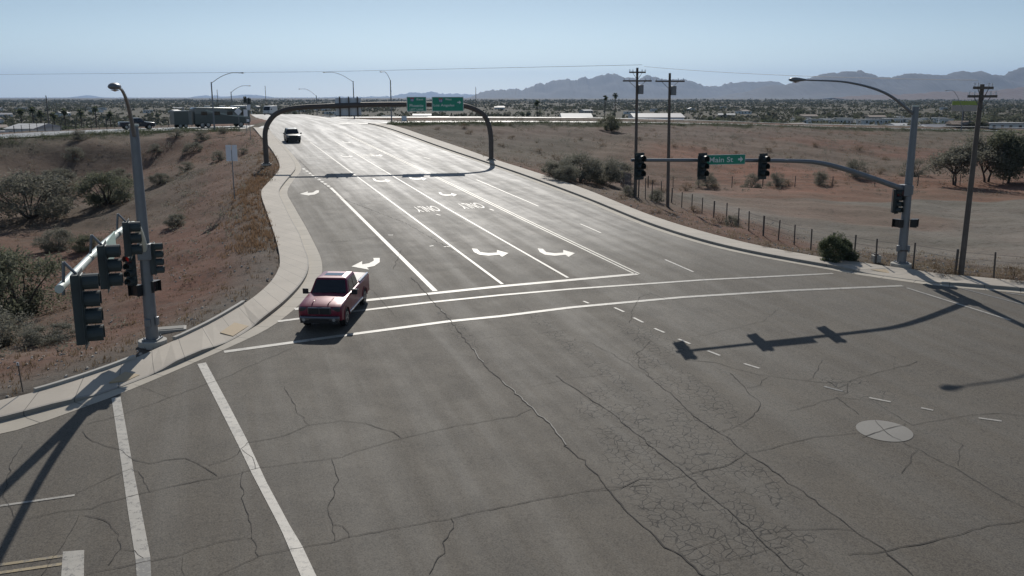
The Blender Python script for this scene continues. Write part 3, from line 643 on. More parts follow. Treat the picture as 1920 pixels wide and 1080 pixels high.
T = [(c1([(375, 415), (420, 460), (520, 490), (610, 545), (690, 565), (760, 550), (850, 540), (900, 565), (1000, 620)]), .035),
 (c1([(960, 575), (1060, 540), (1110, 500), (1140, 465), (1290, 440), (1420, 390), (1571, 365)]), .03), (c5([(0, 90), (120, 105), (260, 140), (335, 185)]), .03),
 (c1([(120, 820), (300, 775), (420, 770), (480, 740), (610, 715), (700, 690), (880, 650), (1000, 630), (1200, 580), (1571, 535)]), .028),
 (c3([(0, 950), (45, 930), (250, 870), (335, 845), (550, 800), (760, 755), (980, 720), (1070, 680)]), .03),
 (c1([(400, 1065), (820, 990), (900, 950), (1000, 930), (1160, 905)]), .025), (c1([(1000, 1080), (1200, 985), (1380, 950), (1571, 915)]), .028),
 (c5([(0, 750), (300, 690), (620, 635), (900, 575), (1190, 515), (1490, 460), (1740, 450)]), .028),
 (c1([(1120, 600), (1115, 740), (1155, 820), (1165, 905), (1190, 990)]), .028), (c1([(1530, 545), (1560, 640), (1505, 780), (1530, 850), (1540, 915)]), .028), (c1([(1530, 845), (1571, 850)]), .025), (c5([(0, 680), (40, 720), (45, 745)]), .025),
 (c1([(1300, 210), (1345, 260), (1370, 330), (1425, 388)]), .025), (c1([(345, 700), (480, 640), (600, 590), (640, 600), (690, 695)]), .022),
 (c1([(390, 800), (500, 840), (545, 890), (555, 955), (500, 1030)]), .026), (c1([(555, 955), (620, 965), (660, 1000)]), .022), (c1([(95, 475), (40, 600), (20, 700), (65, 810)]), .022),
 (c1([(1110, 500), (1150, 520), (1175, 590)]), .025), (c1([(400, 380), (540, 345), (780, 260), (1000, 180), (1350, 30)]), .03), (c1([(620, 200), (700, 230), (780, 260)]), .02),
 (c1([(370, 800), (330, 880), (240, 1000), (190, 1080)]), .02), (c1([(830, 995), (850, 1080)]), .02), (c5([(620, 635), (625, 690), (580, 770), (575, 830), (495, 950)]), .035),
 (c4([(165, 130), (175, 70), (200, 35), (240, 20), (300, 45)]), .03), (c4([(-120, 330), (20, 420), (110, 480), (215, 570), (370, 700), (490, 800), (640, 930), (770, 1050), (830, 1100)]), .045),
 (c4([(250, 350), (330, 410), (400, 480), (500, 545), (600, 620), (720, 700), (830, 780), (960, 880), (1110, 980), (1240, 1100)]), .04),
 (c4([(0, 765), (130, 750), (200, 715), (300, 720), (400, 695), (520, 670), (590, 620), (700, 600), (850, 560), (1010, 545)]), .032),
 (c4([(640, 925), (780, 905), (900, 903), (1000, 910)]), .025), (c4([(980, 1000), (1110, 990), (1250, 965), (1400, 920), (1640, 870)]), .035),
 (c4([(380, 270), (480, 280), (640, 325), (760, 340), (900, 355), (980, 355), (1060, 325), (1160, 300), (1240, 275)]), .03), (c4([(680, 335), (650, 365), (600, 375)]), .025),
 (c4([(540, 320), (600, 390), (655, 430), (640, 460), (600, 495), (510, 540)]), .025), (c4([(940, 410), (1020, 475)]), .03), (c4([(1220, 515), (1330, 495), (1450, 475), (1560, 470), (1640, 480)]), .028),
 (c4([(1185, 580), (1300, 635), (1400, 690), (1500, 745), (1640, 825)]), .03), (c4([(1240, 610), (1180, 695)]), .025), (c4([(0, 200), (100, 250), (250, 345)]), .02),
 (c4([(245, 200), (195, 240), (190, 290), (250, 345)]), .03), (c4([(1060, 420), (1130, 460), (1220, 515)]), .022), (c4([(760, 460), (850, 440), (940, 410), (1060, 425)]), .022),
 (c4([(400, 185), (540, 155), (660, 125), (720, 75)]), .018), (c4([(190, 830), (330, 825), (470, 800)]), .02), (c4([(380, 990), (520, 930), (640, 925)]), .02), (c4([(1390, 665), (1410, 590), (1360, 560)]), .02),
 (c4([(450, 1040), (600, 1000), (760, 960)]), .018), (c4([(880, 270), (870, 310), (830, 350)]), .02), (c4([(905, 350), (940, 375), (980, 360), (975, 395), (930, 400)]), .03), (c4([(1100, 240), (1160, 260), (1150, 310)]), .015),
 ([(868, 640), (930, 632), (1010, 625), (1080, 618)], .02), ([(995, 725), (1060, 712), (1130, 702)], .018), ([(610, 455), (650, 452), (740, 440)], .03), ([(700, 395), (760, 418), (850, 470)], .03), ([(670, 515), (740, 590), (745, 595)], .02),
 ([(560, 300), (600, 340), (640, 372), (700, 395)], .05), ([(850, 480), (960, 466)], .025), ([(738, 505), (745, 485), (752, 470)], .03)]
for P, w in T: crack(P, w * .62)
for P in (c4([(1030, 560), (1080, 545), (1112, 535), (1160, 520), (1196, 510)]), c4([(1085, 500), (1112, 535), (1150, 560), (1180, 574)])): crack(P, .02, .03, 0, .018)
tag(CR.build('road_cracks', M['crack']), kind='structure'); tag(LIP.build('road_crack_lips', M['seal']), kind='structure')
for nm in ('road_cracks', 'road_crack_lips'):
    o = bpy.data.objects[nm]; bm = bmesh.new(); bm.from_mesh(o.data)
    for f in bm.faces:
        if f.normal.z < 0: f.normal_flip()
    bm.to_mesh(o.data); bm.free()
# ================================================================== OBJECTS
def box_on(M_, c, sz, mi=0): pass
def head_bm(nsec, sec=.34, w=.34, d=.20, plate=False):
    """front faces -Y, origin at the centre of the housing"""
    h = nsec * sec; body = MB(); body.box((0, 0, 0), (w, d, h))
    return body, h
def signal_head(parent, loc, rz, nsec=3, sec=.36, plate=.0, lit=None, visor=.29, w=None, post=True, mat='housing'):
    w = w or sec; h = nsec * sec
    Mx = Matrix.Translation(loc) @ Matrix.Rotation(rz, 4, 'Z')
    mb = MB(); mb.box((0, .10, 0), (w, .20, h)); hd = mb.xf(Mx).build('signal_head', M[mat], parent, bevel=.015)
    if plate:
        p = MB(); W, H = w / 2 + plate, h / 2 + plate
        p.box((-(W + w / 2) / 2, .03, 0), (W - w / 2, .012, 2 * H)); p.box(((W + w / 2) / 2, .03, 0), (W - w / 2, .012, 2 * H))
        p.box((0, .03, (H + h / 2) / 2), (w, .012, H - h / 2)); p.box((0, .03, -(H + h / 2) / 2), (w, .012, H - h / 2)); p.xf(Mx).build('backplate', M[mat], hd)
    for i in range(nsec):
        z = h / 2 - sec * (i + .5); r = sec * .46
        l = MB(); l.cyl((0, -.012, z), r, .02, 'y', 20); l.xf(Mx).build('lens', M['red_lit'] if lit == i else M['lens'], hd)
        v = MB(); k = 14; a0 = -.75; vs = []
        for dy, rr in ((0, r + .012), (-visor, r + .012), (-visor, r), (0, r)):
            for j in range(k + 1):
                a = a0 + (math.pi - 2 * a0) * j / k
                vs.append((rr * math.cos(a), dy - (0 if dy == 0 else 0), z + rr * math.sin(a)))
        fs = []
        for q in range(4):
            for j in range(k):
                a, b = q * (k + 1) + j, q * (k + 1) + j + 1; c, d = ((q + 1) % 4) * (k + 1) + j + 1, ((q + 1) % 4) * (k + 1) + j
                fs.append((a, b, c, d))
        v.add(vs, fs); v.xf(Mx).build('visor', M[mat], hd)
    if not post:
        b = MB(); b.tube([(0, .1, h / 2), (0, .30, h / 2 + .25)], .03); b.tube([(0, .30, h / 2 + .25), (0, .36, min(h / 2, .3))], .03); b.xf(Mx).build('bracket', M['galv'], hd); return hd
    b = MB(); b.tube([(0, .2, h / 2 - .05), (0, .32, h / 2 - .05)], .025); b.tube([(0, .2, -h / 2 + .05), (0, .32, -h / 2 + .05)], .025); b.tube([(0, .32, h / 2), (0, .32, -h / 2)], .025); b.xf(Mx).build('bracket', M['galv'], hd)
    return hd
def bez(P, n=18):
    """Catmull-Rom through P"""
    P = [Vector(p) for p in P]; Q = [2 * P[0] - P[1]] + P + [2 * P[-1] - P[-2]]; out = []
    for i in range(1, len(Q) - 2):
        for k in range(n):
            t = k / n; a, b, c, d = Q[i - 1:i + 3]
            out.append(.5 * ((2 * b) + (c - a) * t + (2 * a - 5 * b + 4 * c - d) * t * t + (3 * b - a - 3 * c + d) * t ** 3))
    out.append(P[-1]); return out
def cobra(parent, end, dirv, s=1.):
    """cobra-head luminaire; end = arm tip, dirv = horizontal direction of the arm"""
    d = Vector(dirv).normalized(); rz = math.atan2(d.y, d.x); mb = MB()
    prof = [(-.05, .05, .05), (.1, .09, .07), (.3, .15, .10), (.5, .18, .12), (.68, .15, .10), (.78, .07, .05)]
    n = 12; vs = []; fs = []
    for x, w, h in prof:
        for k in range(n): a = 2 * math.pi * k / n; vs.append((x * s, w * math.cos(a) * s, h * math.sin(a) * s * (1 if math.sin(a) > 0 else .7)))
    for i in range(len(prof) - 1):
        for k in range(n): fs.append((i * n + k, i * n + (k + 1) % n, (i + 1) * n + (k + 1) % n, (i + 1) * n + k))
    fs += [tuple(range(n))[::-1], tuple((len(prof) - 1) * n + k for k in range(n))]
    mb.add(vs, fs); Mx = Matrix.Translation(end) @ Matrix.Rotation(rz, 4, 'Z'); l = mb.xf(Mx).build('luminaire', M['galv'], parent, smooth=True)
    g = MB(); g.add([(.45 * s + .2 * s * math.cos(a), .13 * s * math.sin(a), -.085 * s) for a in [2 * math.pi * k / 16 for k in range(16)]] + [(.45 * s, 0, -.13 * s)], [(k, (k + 1) % 16, 16) for k in range(16)])
    g.xf(Mx).build('lamp_cover', M['lamp'], l, smooth=True)
def ped_head(parent, loc, rz):
    Mx = Matrix.Translation(loc) @ Matrix.Rotation(rz, 4, 'Z'); mb = MB(); mb.box((0, .1, 0), (.46, .22, .44)); h = mb.xf(Mx).build('pedestrian_signal', M['black'], parent, bevel=.015)
    f = MB(); f.box((0, -.016, 0), (.36, .012, .34)); f.xf(Mx).build('lens', M['lens'], h)
    v = MB(); v.box((0, -.07, .225), (.46, .16, .015)); v.box((-.225, -.07, .0), (.015, .16, .43)); v.box((.225, -.07, .0), (.015, .16, .43)); v.xf(Mx).build('visor', M['black'], h)
    b = MB(); b.tube([(0, .2, .15), (0, .38, .15)], .02); b.xf(Mx).build('bracket', M['galv'], h)

def mast(px, py, label, arm_dir, arm_pts, lum_len, lum_z, arm_mat, top=8.6, jz=4.15):
    b = G(px, py, .15); root = empty('traffic_signal_pole', b, 0, label, 'signal pole')
    f = MB(); f.cyl((0, 0, -.05), .55, .35, n=28); f.build('footing', M['foot'], root, bevel=.03)
    bp = MB(); bp.box((0, 0, .16), (.62, .62, .06)); 
    for a in (45, 135, 225, 315): bp.cyl((.34 * math.cos(R(a)), .34 * math.sin(R(a)), .2), .025, .16, n=8)
    bp.build('base_plate', M['galv'], root)
    p = MB(); p.tube([(0, 0, .15), (0, 0, top)], [.25, .165], 20); p.build('pole', M['galv'], root, smooth='auto')
    c = MB(); c.cyl((0, 0, top + .03), .185, .08, n=20); c.build('pole_cap', M['galvl'], root)
    d = Vector(arm_dir).normalized()
    A = [(d.x * s, d.y * s, z) for s, z in arm_pts]; Q = bez(A, 10); n = len(Q)
    a = MB(); a.tube(Q, [.155 - .075 * (i / (n - 1)) for i in range(n)], 16); a.build('mast_arm', arm_mat, root, smooth='auto')
    cl = MB(); cl.box((d.x * .22, d.y * .22, jz), (.4, .5, .62), math.atan2(d.y, d.x)); cl.cyl((0, 0, jz), .27, .5, n=16); cl.build('arm_clamp', M['galv'], root, bevel=.02)
    L = bez([(0, 0, top - .45), (d.x * lum_len * .28, d.y * lum_len * .28, top + (lum_z - top) * .5), (d.x * lum_len * .62, d.y * lum_len * .62, lum_z - .12), (d.x * lum_len, d.y * lum_len, lum_z)], 10)
    m = MB(); m.tube(L, [.085 - .05 * i / (len(L) - 1) for i in range(len(L))], 10); m.build('luminaire_arm', M['galv'], root, smooth='auto')
    cobra(root, L[-1], d, 1.15)
    return root, d, Q
ARM_R = Vector((-.966, -.257, 0)); ARM_L = Vector((.31, -.95, 0))
# right-hand mast ------------------------------------------------
rR, dR, QR = mast(1689, 502, 'grey signal pole on the right kerb, long arm with three heads and street sign', ARM_R,
    [(.15, 4.15), (2.0, 4.75), (4.0, 5.35), (5.6, 5.72), (7.2, 5.85), (11, 5.95), (16.2, 6.05)], 6.8, 9.95, M['galv'])
def armpt(Q, s):
    acc = 0
    for a, b in zip(Q, Q[1:]):
        h = Vector((b.x - a.x, b.y - a.y)).length
        if acc + h >= s: return a.lerp(b, (s - acc) / h)
        acc += h
    return Q[-1]
bR = rR.location
FACE = math.atan2(-.947, .32) + math.pi / 2      # faces back along the highway towards the camera side
def arm_at_px(Q, root, d, px):
    best = None
    for i in range(400):
        s = .3 + i * .05; p = armpt(Q, s); w = root.location + p
        # project
        rx = w.x; rf = w.y * CT - (w.z - CAMH) * ST; x = 960 + FPX * rx / rf
        if best is None or abs(x - px) < best[0]: best = (abs(x - px), p)
    return best[1]
off = Vector((RD.x, RD.y, 0)) * -.33
for pxx in (1194, 1311, 1425):
    p = arm_at_px(QR, rR, dR, pxx); signal_head(rR, p + Vector((-RD.x * .33, -RD.y * .33, -.12)) * 1.0 - Vector((0, 0, .16)), math.atan2(RD.y, RD.x) - math.pi / 2 + R(14), 3, .36, .12)
p0, p1 = arm_at_px(QR, rR, dR, 1322), arm_at_px(QR, rR, dR, 1394)
def sign_panel(parent, c, ux, w, h, thick, front_dir, texts, base='green', border=True, name='street_sign', extra=None, radius=0):
    """flat sign; ux = unit vector to the reader's right, front_dir towards the reader"""
    c = Vector(c); ux = Vector(ux).normalized(); uz = Vector((0, 0, 1)); fd = Vector(front_dir).normalized()
    def P(x, z, o): return c + ux * x + uz * z + fd * o
    def q(x0, x1, z0, z1, o): return [P(x0, z0, o), P(x1, z0, o), P(x1, z1, o), P(x0, z1, o)]
    mb = MB(); a = q(-w / 2, w / 2, -h / 2, h / 2, 0); b = q(-w / 2, w / 2, -h / 2, h / 2, -thick)
    mb.add(a + b, [(0, 1, 2, 3), (7, 6, 5, 4), (0, 4, 5, 1), (1, 5, 6, 2), (2, 6, 7, 3), (3, 7, 4, 0)]); pan = mb.build(name, M['alu'], parent)
    f = MB(); f.add(q(-w / 2, w / 2, -h / 2, h / 2, .004), [(0, 1, 2, 3)]); f.build('sign_face', M['signw'], pan)
    e = border if border else 0
    f = MB(); f.add(q(-w / 2 + e, w / 2 - e, -h / 2 + e, h / 2 - e, .009), [(0, 1, 2, 3)]); f.build('sign_field', M[base], pan)
    for s, x, z, tw, th in texts:
        lt = MB(); vs, fs, ar = textmesh(s); lt.add([P(x + vx * tw, z + vz * th, .014) for vx, vz in vs], fs); lt.build('lettering', M['signw'], pan)
    for poly in (extra or []):
        lt = MB(); lt.add([P(x, z, .014) for x, z in poly], [tuple(range(len(poly)))]); lt.build('arrow', M['signw'], pan)
    return pan, P
mid = (p0 + p1) / 2; wid = (p1 - p0).length * 1.0
arrow = [(-.13, .05), (.0, .05), (.0, .15), (.16, 0), (.0, -.15), (.0, -.05), (-.13, -.05)]
sign_panel(rR, mid + Vector((-RD.x * .16, -RD.y * .16, .05)), -ARM_R, wid, .50, .02, -Vector(RD), [('Main St', -wid * .13, 0, wid * .62, .26)], border=.02, extra=[[(x + wid * .37, z) for x, z in arrow]])
signal_head(rR, Vector((-.55, -.1, 3.55)), math.atan2(RD.y, RD.x) - math.pi / 2 + R(20), 4, .32, .05, lit=0)
ped_head(rR, Vector((-.48, -.15, 2.35)), R(-62)); ped_head(rR, Vector((.50, -.1, 2.35)), R(55))
for q_ in ((-.26, -.1, .95), (.22, -.12, .95)): m = MB(); m.box(q_, (.2, .2, .34)); m.build('push_button', M['galv'], rR, bevel=.02)
m = MB(); m.cyl((0, 0, .85), .31, .07, n=16); m.build('collar', M['darkst'], rR)
# left-hand mast -------------------------------------------------
rL, dL, QL = mast(287, 649, 'grey signal pole on the left corner, its pale arm reaching out towards the viewer', ARM_L,
    [(.15, 3.75), (1.2, 4.5), (2.5, 5.05), (4.5, 5.38), (8.5, 5.68), (13, 5.93), (19.2, 6.14)], 5.2, 10.0, M['galvl'], jz=3.75)
ang = math.atan2(-RN.y, -RN.x) + math.pi / 2       # faces +RN
FR = math.atan2(RN.y, RN.x) + math.pi / 2
for px_, py_, n_s in ((117, 581, 4), (170, 501, 3), (220, 449, 3)):
    p = arm_at_px(QL, rL, dL, px_); w_ = rL.location + p; p.z = atY(px_, py_, w_.y).z - rL.location.z
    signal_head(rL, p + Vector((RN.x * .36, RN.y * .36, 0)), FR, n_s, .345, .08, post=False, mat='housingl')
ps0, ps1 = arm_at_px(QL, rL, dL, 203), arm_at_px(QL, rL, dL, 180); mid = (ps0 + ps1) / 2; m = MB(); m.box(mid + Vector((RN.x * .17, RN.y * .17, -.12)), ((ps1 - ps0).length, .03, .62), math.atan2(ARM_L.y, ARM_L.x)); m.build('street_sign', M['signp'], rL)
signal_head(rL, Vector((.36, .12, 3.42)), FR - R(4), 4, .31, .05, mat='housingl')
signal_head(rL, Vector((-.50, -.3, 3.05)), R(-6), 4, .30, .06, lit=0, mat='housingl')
ped_head(rL, Vector((-.40, -.25, 2.2)), R(-20)); ped_head(rL, Vector((.22, .1, 2.3)), R(75))
for q_, z_ in (((-.02, -.26, .88), (.24, .14, .30)), ((.28, -.05, .92), (.10, .2, .34))): m = MB(); m.box(q_, z_); m.build('push_button', M['galv'], rL, bevel=.02)

# ------------------------------------------------------------------ sign gantry
gA, gB = G(500, 311, .1), G(921, 303, .1)
root = empty('sign_gantry', (gA + gB) / 2, 0, 'dark arched gantry spanning the highway with green overhead signs', 'sign gantry')
o_ = root.location; a_, b_ = gA - o_, gB - o_; W = (b_ - a_).length; ux = Vector((b_.x - a_.x, b_.y - a_.y, 0)).normalized()
HT = 6.75
arch = []
for s, z in ((0, 0), (0, 2.0), (.04, 3.4), (.4, 4.4), (1.2, 5.3), (2.4, 5.8), (4.0, 6.02), (6.5, 6.12), (12, 6.25), (W - 5.5, 6.2), (W - 3.3, 6.08), (W - 1.8, 5.65), (W - .75, 4.95), (W - .22, 3.8), (W - .03, 2.6), (W, 1.4), (W, 0)):
    arch.append(a_ + (b_ - a_) * 0 + ux * s + Vector((0, 0, z + (b_.z - a_.z) * s / W)))
m = MB(); m.tube(bez(arch, 6), .27, 16); m.build('arch_beam', M['darkst'], root, smooth='auto')
for p in (a_, b_):
    m = MB(); m.cyl(p + Vector((0, 0, .04)), .55, .2, n=20); m.build('footing', M['foot'], root); m = MB(); m.cyl(p + Vector((0, 0, .2)), .40, .14, n=16); m.build('base_flange', M['darkst'], root)
def on_beam(px): 
    best = None
    for i in range(600):
        s = W * i / 600; w = o_ + a_ + ux * s + Vector((0, 0, 6.4)); rf = w.y * CT - (w.z - CAMH) * ST; x = 960 + FPX * w.x / rf
        if best is None or abs(x - px) < best[0]: best = (abs(x - px), s)
    return best[1]
fdir = Vector((ux.y, -ux.x, 0))
def gantry_sign(x0, x1, ztop, zbot, texts, extra, shield):
    s0, s1 = on_beam(x0), on_beam(x1); w = s1 - s0; c = a_ + ux * (s0 + s1) / 2 + fdir * .45 + Vector((0, 0, (ztop + zbot) / 2)); h = ztop - zbot
    pan, P = sign_panel(root, c, ux, w, h, .06, fdir, [(s, x * w, z * h, tw * w, th * h) for s, x, z, tw, th in texts], border=.055, name='overhead_sign', extra=[[(x * h + ox * w, z * h + oz * h) for x, z in poly] for poly, ox, oz in extra])
    sx, sz, r = shield; sx *= w; sz *= h; r *= h
    sh = MB(); shp = [(-.9, .75), (-.5, .95), (0, .85), (.5, .95), (.9, .75), (1, .2), (.8, -.4), (.35, -.85), (0, -1), (-.35, -.85), (-.8, -.4), (-1, .2)]
    sh.add([P(sx + x * r, sz + z * r, .014) for x, z in shp][::-1], [tuple(range(12))]); sh.build('route_shield', M['blue'], pan)
    rd = MB(); rd.add([P(sx + x * r, sz + z * r, .018) for x, z in ((-.9, .75), (-.5, .95), (0, .85), (.5, .95), (.9, .75), (.96, .45), (-.96, .45))][::-1], [tuple(range(7))]); rd.build('shield_band', M['sred'], pan)
    tx = MB(); vs, fs, _ = textmesh('10'); tx.add([P(sx + x * r * 1.1, sz - .12 * r + z * r * 1.0, .02) for x, z in vs], fs); tx.build('lettering', M['signw'], pan)
    br = MB()
    for t in (-.3, .3): br.box(c + ux * w * t - fdir * .18, (.12, .22, h * .95), math.atan2(ux.y, ux.x))
    br.build('sign_bracket', M['darkst'], pan)
gantry_sign(762, 799, 7.15, 5.6, [('East', .18, .33, .34, .13), ('Phoenix', 0, -.1, .72, .20), ('LEFT LANE', 0, -.36, .7, .12)], [], (-.22, .30, .15))
gantry_sign(809, 868, 7.15, 5.6, [('West', .02, .33, .20, .14), ('Los Angeles', -.12, -.1, .66, .22)], [([(-.13, .04), (.0, .04), (.0, .13), (.15, 0), (.0, -.13), (.0, -.04), (-.13, -.04)], .36, .12)], (-.22, .25, .16))
s0, s1 = on_beam(629), on_beam(677); c = a_ + ux * (s0 + s1) / 2 - fdir * .5
m = MB(); m.box(c + Vector((0, 0, 6.1)), (s1 - s0, .05, 1.85), math.atan2(ux.y, ux.x)); pn = m.build('overhead_sign', M['alu'], root)
m = MB()
for t in (-.33, .02, .36): m.box(c + ux * (s1 - s0) * t + fdir * .22 + Vector((0, 0, 6.1)), (.14, .36, 2.15), math.atan2(ux.y, ux.x))
m.box(c + fdir * .3 + Vector((0, 0, 5.15)), (s1 - s0, .5, .06), math.atan2(ux.y, ux.x)); m.build('sign_bracket', M['darkst'], pn)

# ------------------------------------------------------------------ vehicles
def arc_cut(cx, r, z0, n=10):
    """points of a wheel arch from rear to front going along -x -> +x, over the wheel"""
    a0 = math.asin(min(.95, (z0 - WZ) / r)) if z0 > WZ else 0
    return [(cx + r * math.cos(math.pi - a0 - (math.pi - 2 * a0) * k / n), WZ + r * math.sin(math.pi - a0 - (math.pi - 2 * a0) * k / n)) for k in range(n + 1)]
WZ = .40
def side_loft(outline, layers, mi=0):
    """outline (x,z) closed; layers: list of (y, fn(x,z)->(x,z)); sweeps across the width and caps both sides"""
    mb = MB(); n = len(outline); vs = []
    for y, fn in layers: vs += [(fn(x, z)[0], y, fn(x, z)[1]) for x, z in outline]
    fs = []
    for k in range(len(layers) - 1):
        for i in range(n): fs.append((k * n + i, k * n + (i + 1) % n, (k + 1) * n + (i + 1) % n, (k + 1) * n + i))
    fs += [tuple(range(n))[::-1], tuple((len(layers) - 1) * n + i for i in range(n))]
    mb.add(vs, fs); return mb
def wheel(parent, x, y, r, w, side):
    t = MB(); t.cyl((x, y, r), r, w, 'y', 28); ty = t.build('wheel', M['tire'], parent, bevel=.03)
    rm = MB(); yy = y + side * (w / 2 + .004); rm.cyl((x, yy, r), r * .62, .03, 'y', 24); ri = rm.build('rim', M['rim'], ty)
    sp = MB()
    for k in range(5):
        a = 2 * math.pi * (k + .5) / 5; sp.box((x + math.cos(a) * r * .36, yy + side * .016, r + math.sin(a) * r * .36), (.10 * r / .4, .008, .13 * r / .4))
    sp.build('rim_opening', M['trim'], ri)
def car(name, label, cat, loc, rz, paint, spec, group=None):
    """x forward. spec: dict with length, half width, outline etc."""
    root = empty(name, loc, rz, label, cat, group); W = spec['w']; r = spec['r']; fx, rx = spec['fx'], spec['rx']
    global WZ; WZ = r
    ar = r * 1.16; zb = spec['zb']
    low = [(spec['tail'], zb)] + arc_cut(rx, ar, zb) + arc_cut(fx, ar, zb) + [(spec['nose'], zb)]
    out = low + spec['top']       # top goes from nose up over and back to tail
    zsh = spec['shoulder']
    def layer(y, inset):
        def fn(x, z):
            if z > zsh: return (x, z)
            return (x, z)
        return (y, fn)
    def shrink(kx, kz):
        return lambda x, z: (x * kx, z - (kz if z > zsh else 0) )
    L = [(-W + .0, shrink(.985, .07)), (-W + .035, shrink(.993, .02)), (-W + .16, shrink(.998, 0)), (W - .16, shrink(.998, 0)), (W - .035, shrink(.993, .02)), (W, shrink(.985, .07))]
    L = [(-W + .05, shrink(.98, .10)), (-W, shrink(.99, .05)) , (-W + .12, shrink(1, .0)), (-W + .3, shrink(1.006, -.012)), (W - .3, shrink(1.006, -.012)), (W - .12, shrink(1, 0)), (W, shrink(.99, .05)), (W - .05, shrink(.98, .10))]
    # monotone layers only
    L = [(-W, shrink(.955, .07)), (-W + .04, shrink(.972, .02)), (-W + .13, shrink(.99, -.0)), (-W + .34, shrink(1.002, -.015)), (0, shrink(1.015, -.03)), (W - .34, shrink(1.002, -.015)), (W - .13, shrink(.99, 0)), (W - .04, shrink(.972, .02)), (W, shrink(.955, .07))]
    b = side_loft(out, L); body = b.build('body', paint, root, smooth='auto', recalc=True)
    # greenhouse
    gh = spec['cab']   # list (x_bottom, x_top) pairs: rear base, rear top, front top, front base
    zb_, zt, wt = spec['zbelt'], spec['zroof'], spec['wt']; xr0, xr1, xf1, xf0 = gh
    c = MB(); yb = W - .06
    ring = lambda x0, x1, y, z: [(x0, -y, z), (x1, -y, z), (x1, y, z), (x0, y, z)]
    vs = ring(xr0, xf0, yb, zb_ - .05) + ring(xr1, xf1, wt, zt - .09) + ring(xr1 + .05, xf1 - .06, wt - .06, zt - .02) + ring(xr1 + .25, xf1 - .3, wt - .3, zt + .01)
    fs = []
    for k in range(3): fs += [(k * 4 + i, k * 4 + (i + 1) % 4, (k + 1) * 4 + (i + 1) % 4, (k + 1) * 4 + i) for i in range(4)]
    fs.append((12, 13, 14, 15)); c.add(vs, fs); c.build('cab' if spec.get('pickup') else 'roof', paint, root, bevel=.03, recalc=True)
    def quad_on(pa, pb, pc, pd, u0, u1, v0, v1, o, nm, mat):
        pa, pb, pc, pd = map(Vector, (pa, pb, pc, pd)); nrm = (pb - pa).cross(pd - pa).normalized()
        cen = (pa + pb + pc + pd) / 4
        if nrm.dot(cen - Vector(((xr1 + xf1) / 2, 0, (zb_ + zt) / 2 - .2))) < 0: nrm = -nrm
        f = lambda u, v: (pa.lerp(pb, u)).lerp(pd.lerp(pc, u), v)
        q = [f(u0, v0), f(u1, v0), f(u1, v1), f(u0, v1)]; g = MB(); g.add([p + nrm * o for p in q] + [p - nrm * .02 for p in q], [(0, 1, 2, 3), (7, 6, 5, 4), (0, 4, 5, 1), (1, 5, 6, 2), (2, 6, 7, 3), (3, 7, 4, 0)])
        return g.build(nm, mat, root, recalc=True)
    z0, z1 = zb_ - .05, zt - .09
    quad_on((xf0, -yb, z0), (xf0, yb, z0), (xf1, wt, z1), (xf1, -wt, z1), .05, .95, .08, .99, .012, 'windshield', M['glass'])
    quad_on((xr0, -yb, z0), (xr0, yb, z0), (xr1, wt, z1), (xr1, -wt, z1), .07, .93, .14, .92, .012, 'rear_window', M['glass'])
    for s in (-1, 1):
        cuts = spec['windows']
        for u0, u1 in cuts: quad_on((xr0, s * yb, z0), (xf0, s * yb, z0), (xf1, s * wt, z1), (xr1, s * wt, z1), u0, u1, .12, .93, .012, 'side_window', M['glass'])
        mr = MB(); mx = xf0 - .25; mr.box((mx, s * (W + .17), zb_ + .10), (.12, .26, .26 if spec.get('pickup') else .16)); mm = mr.build('mirror', M['trim'], root, bevel=.03)
        mg = MB(); mg.box((mx - .066, s * (W + .17), zb_ + .10), (.008, .2, .18 if spec.get('pickup') else .11)); mg.build('mirror_glass', M['chrome'], mm)
        ma = MB(); ma.box((mx, s * (W + .02), zb_ + .02), (.07, .14, .07)); ma.build('mirror_arm', M['trim'], mm)
        for x in (fx, rx): wheel(root, x, s * (W - .13), r, .26, s)
        dh = MB()
        for hx in spec['handles']: dh.box((hx, s * (W + .012), zb_ - .14), (.2, .035, .035))
        dh.build('door_handle', M['chrome'] if spec.get('pickup') else M['trim'], root)
        ds = MB()
        for hx in spec['seams']: ds.box((hx, s * (W - .006), (zb_ + zb) / 2 + .05), (.012, .016, zb_ - zb - .25))
        ds.build('door_seam', M['trim'], body)
        sk = MB(); sk.box(((fx + rx) / 2, s * (W - .02), zb + .02), (fx - rx - 2 * ar - .05, .14, .08)); sk.build('side_step', M['chrome'] if spec.get('chrome') else M['trim'], root, bevel=.02)
    return root
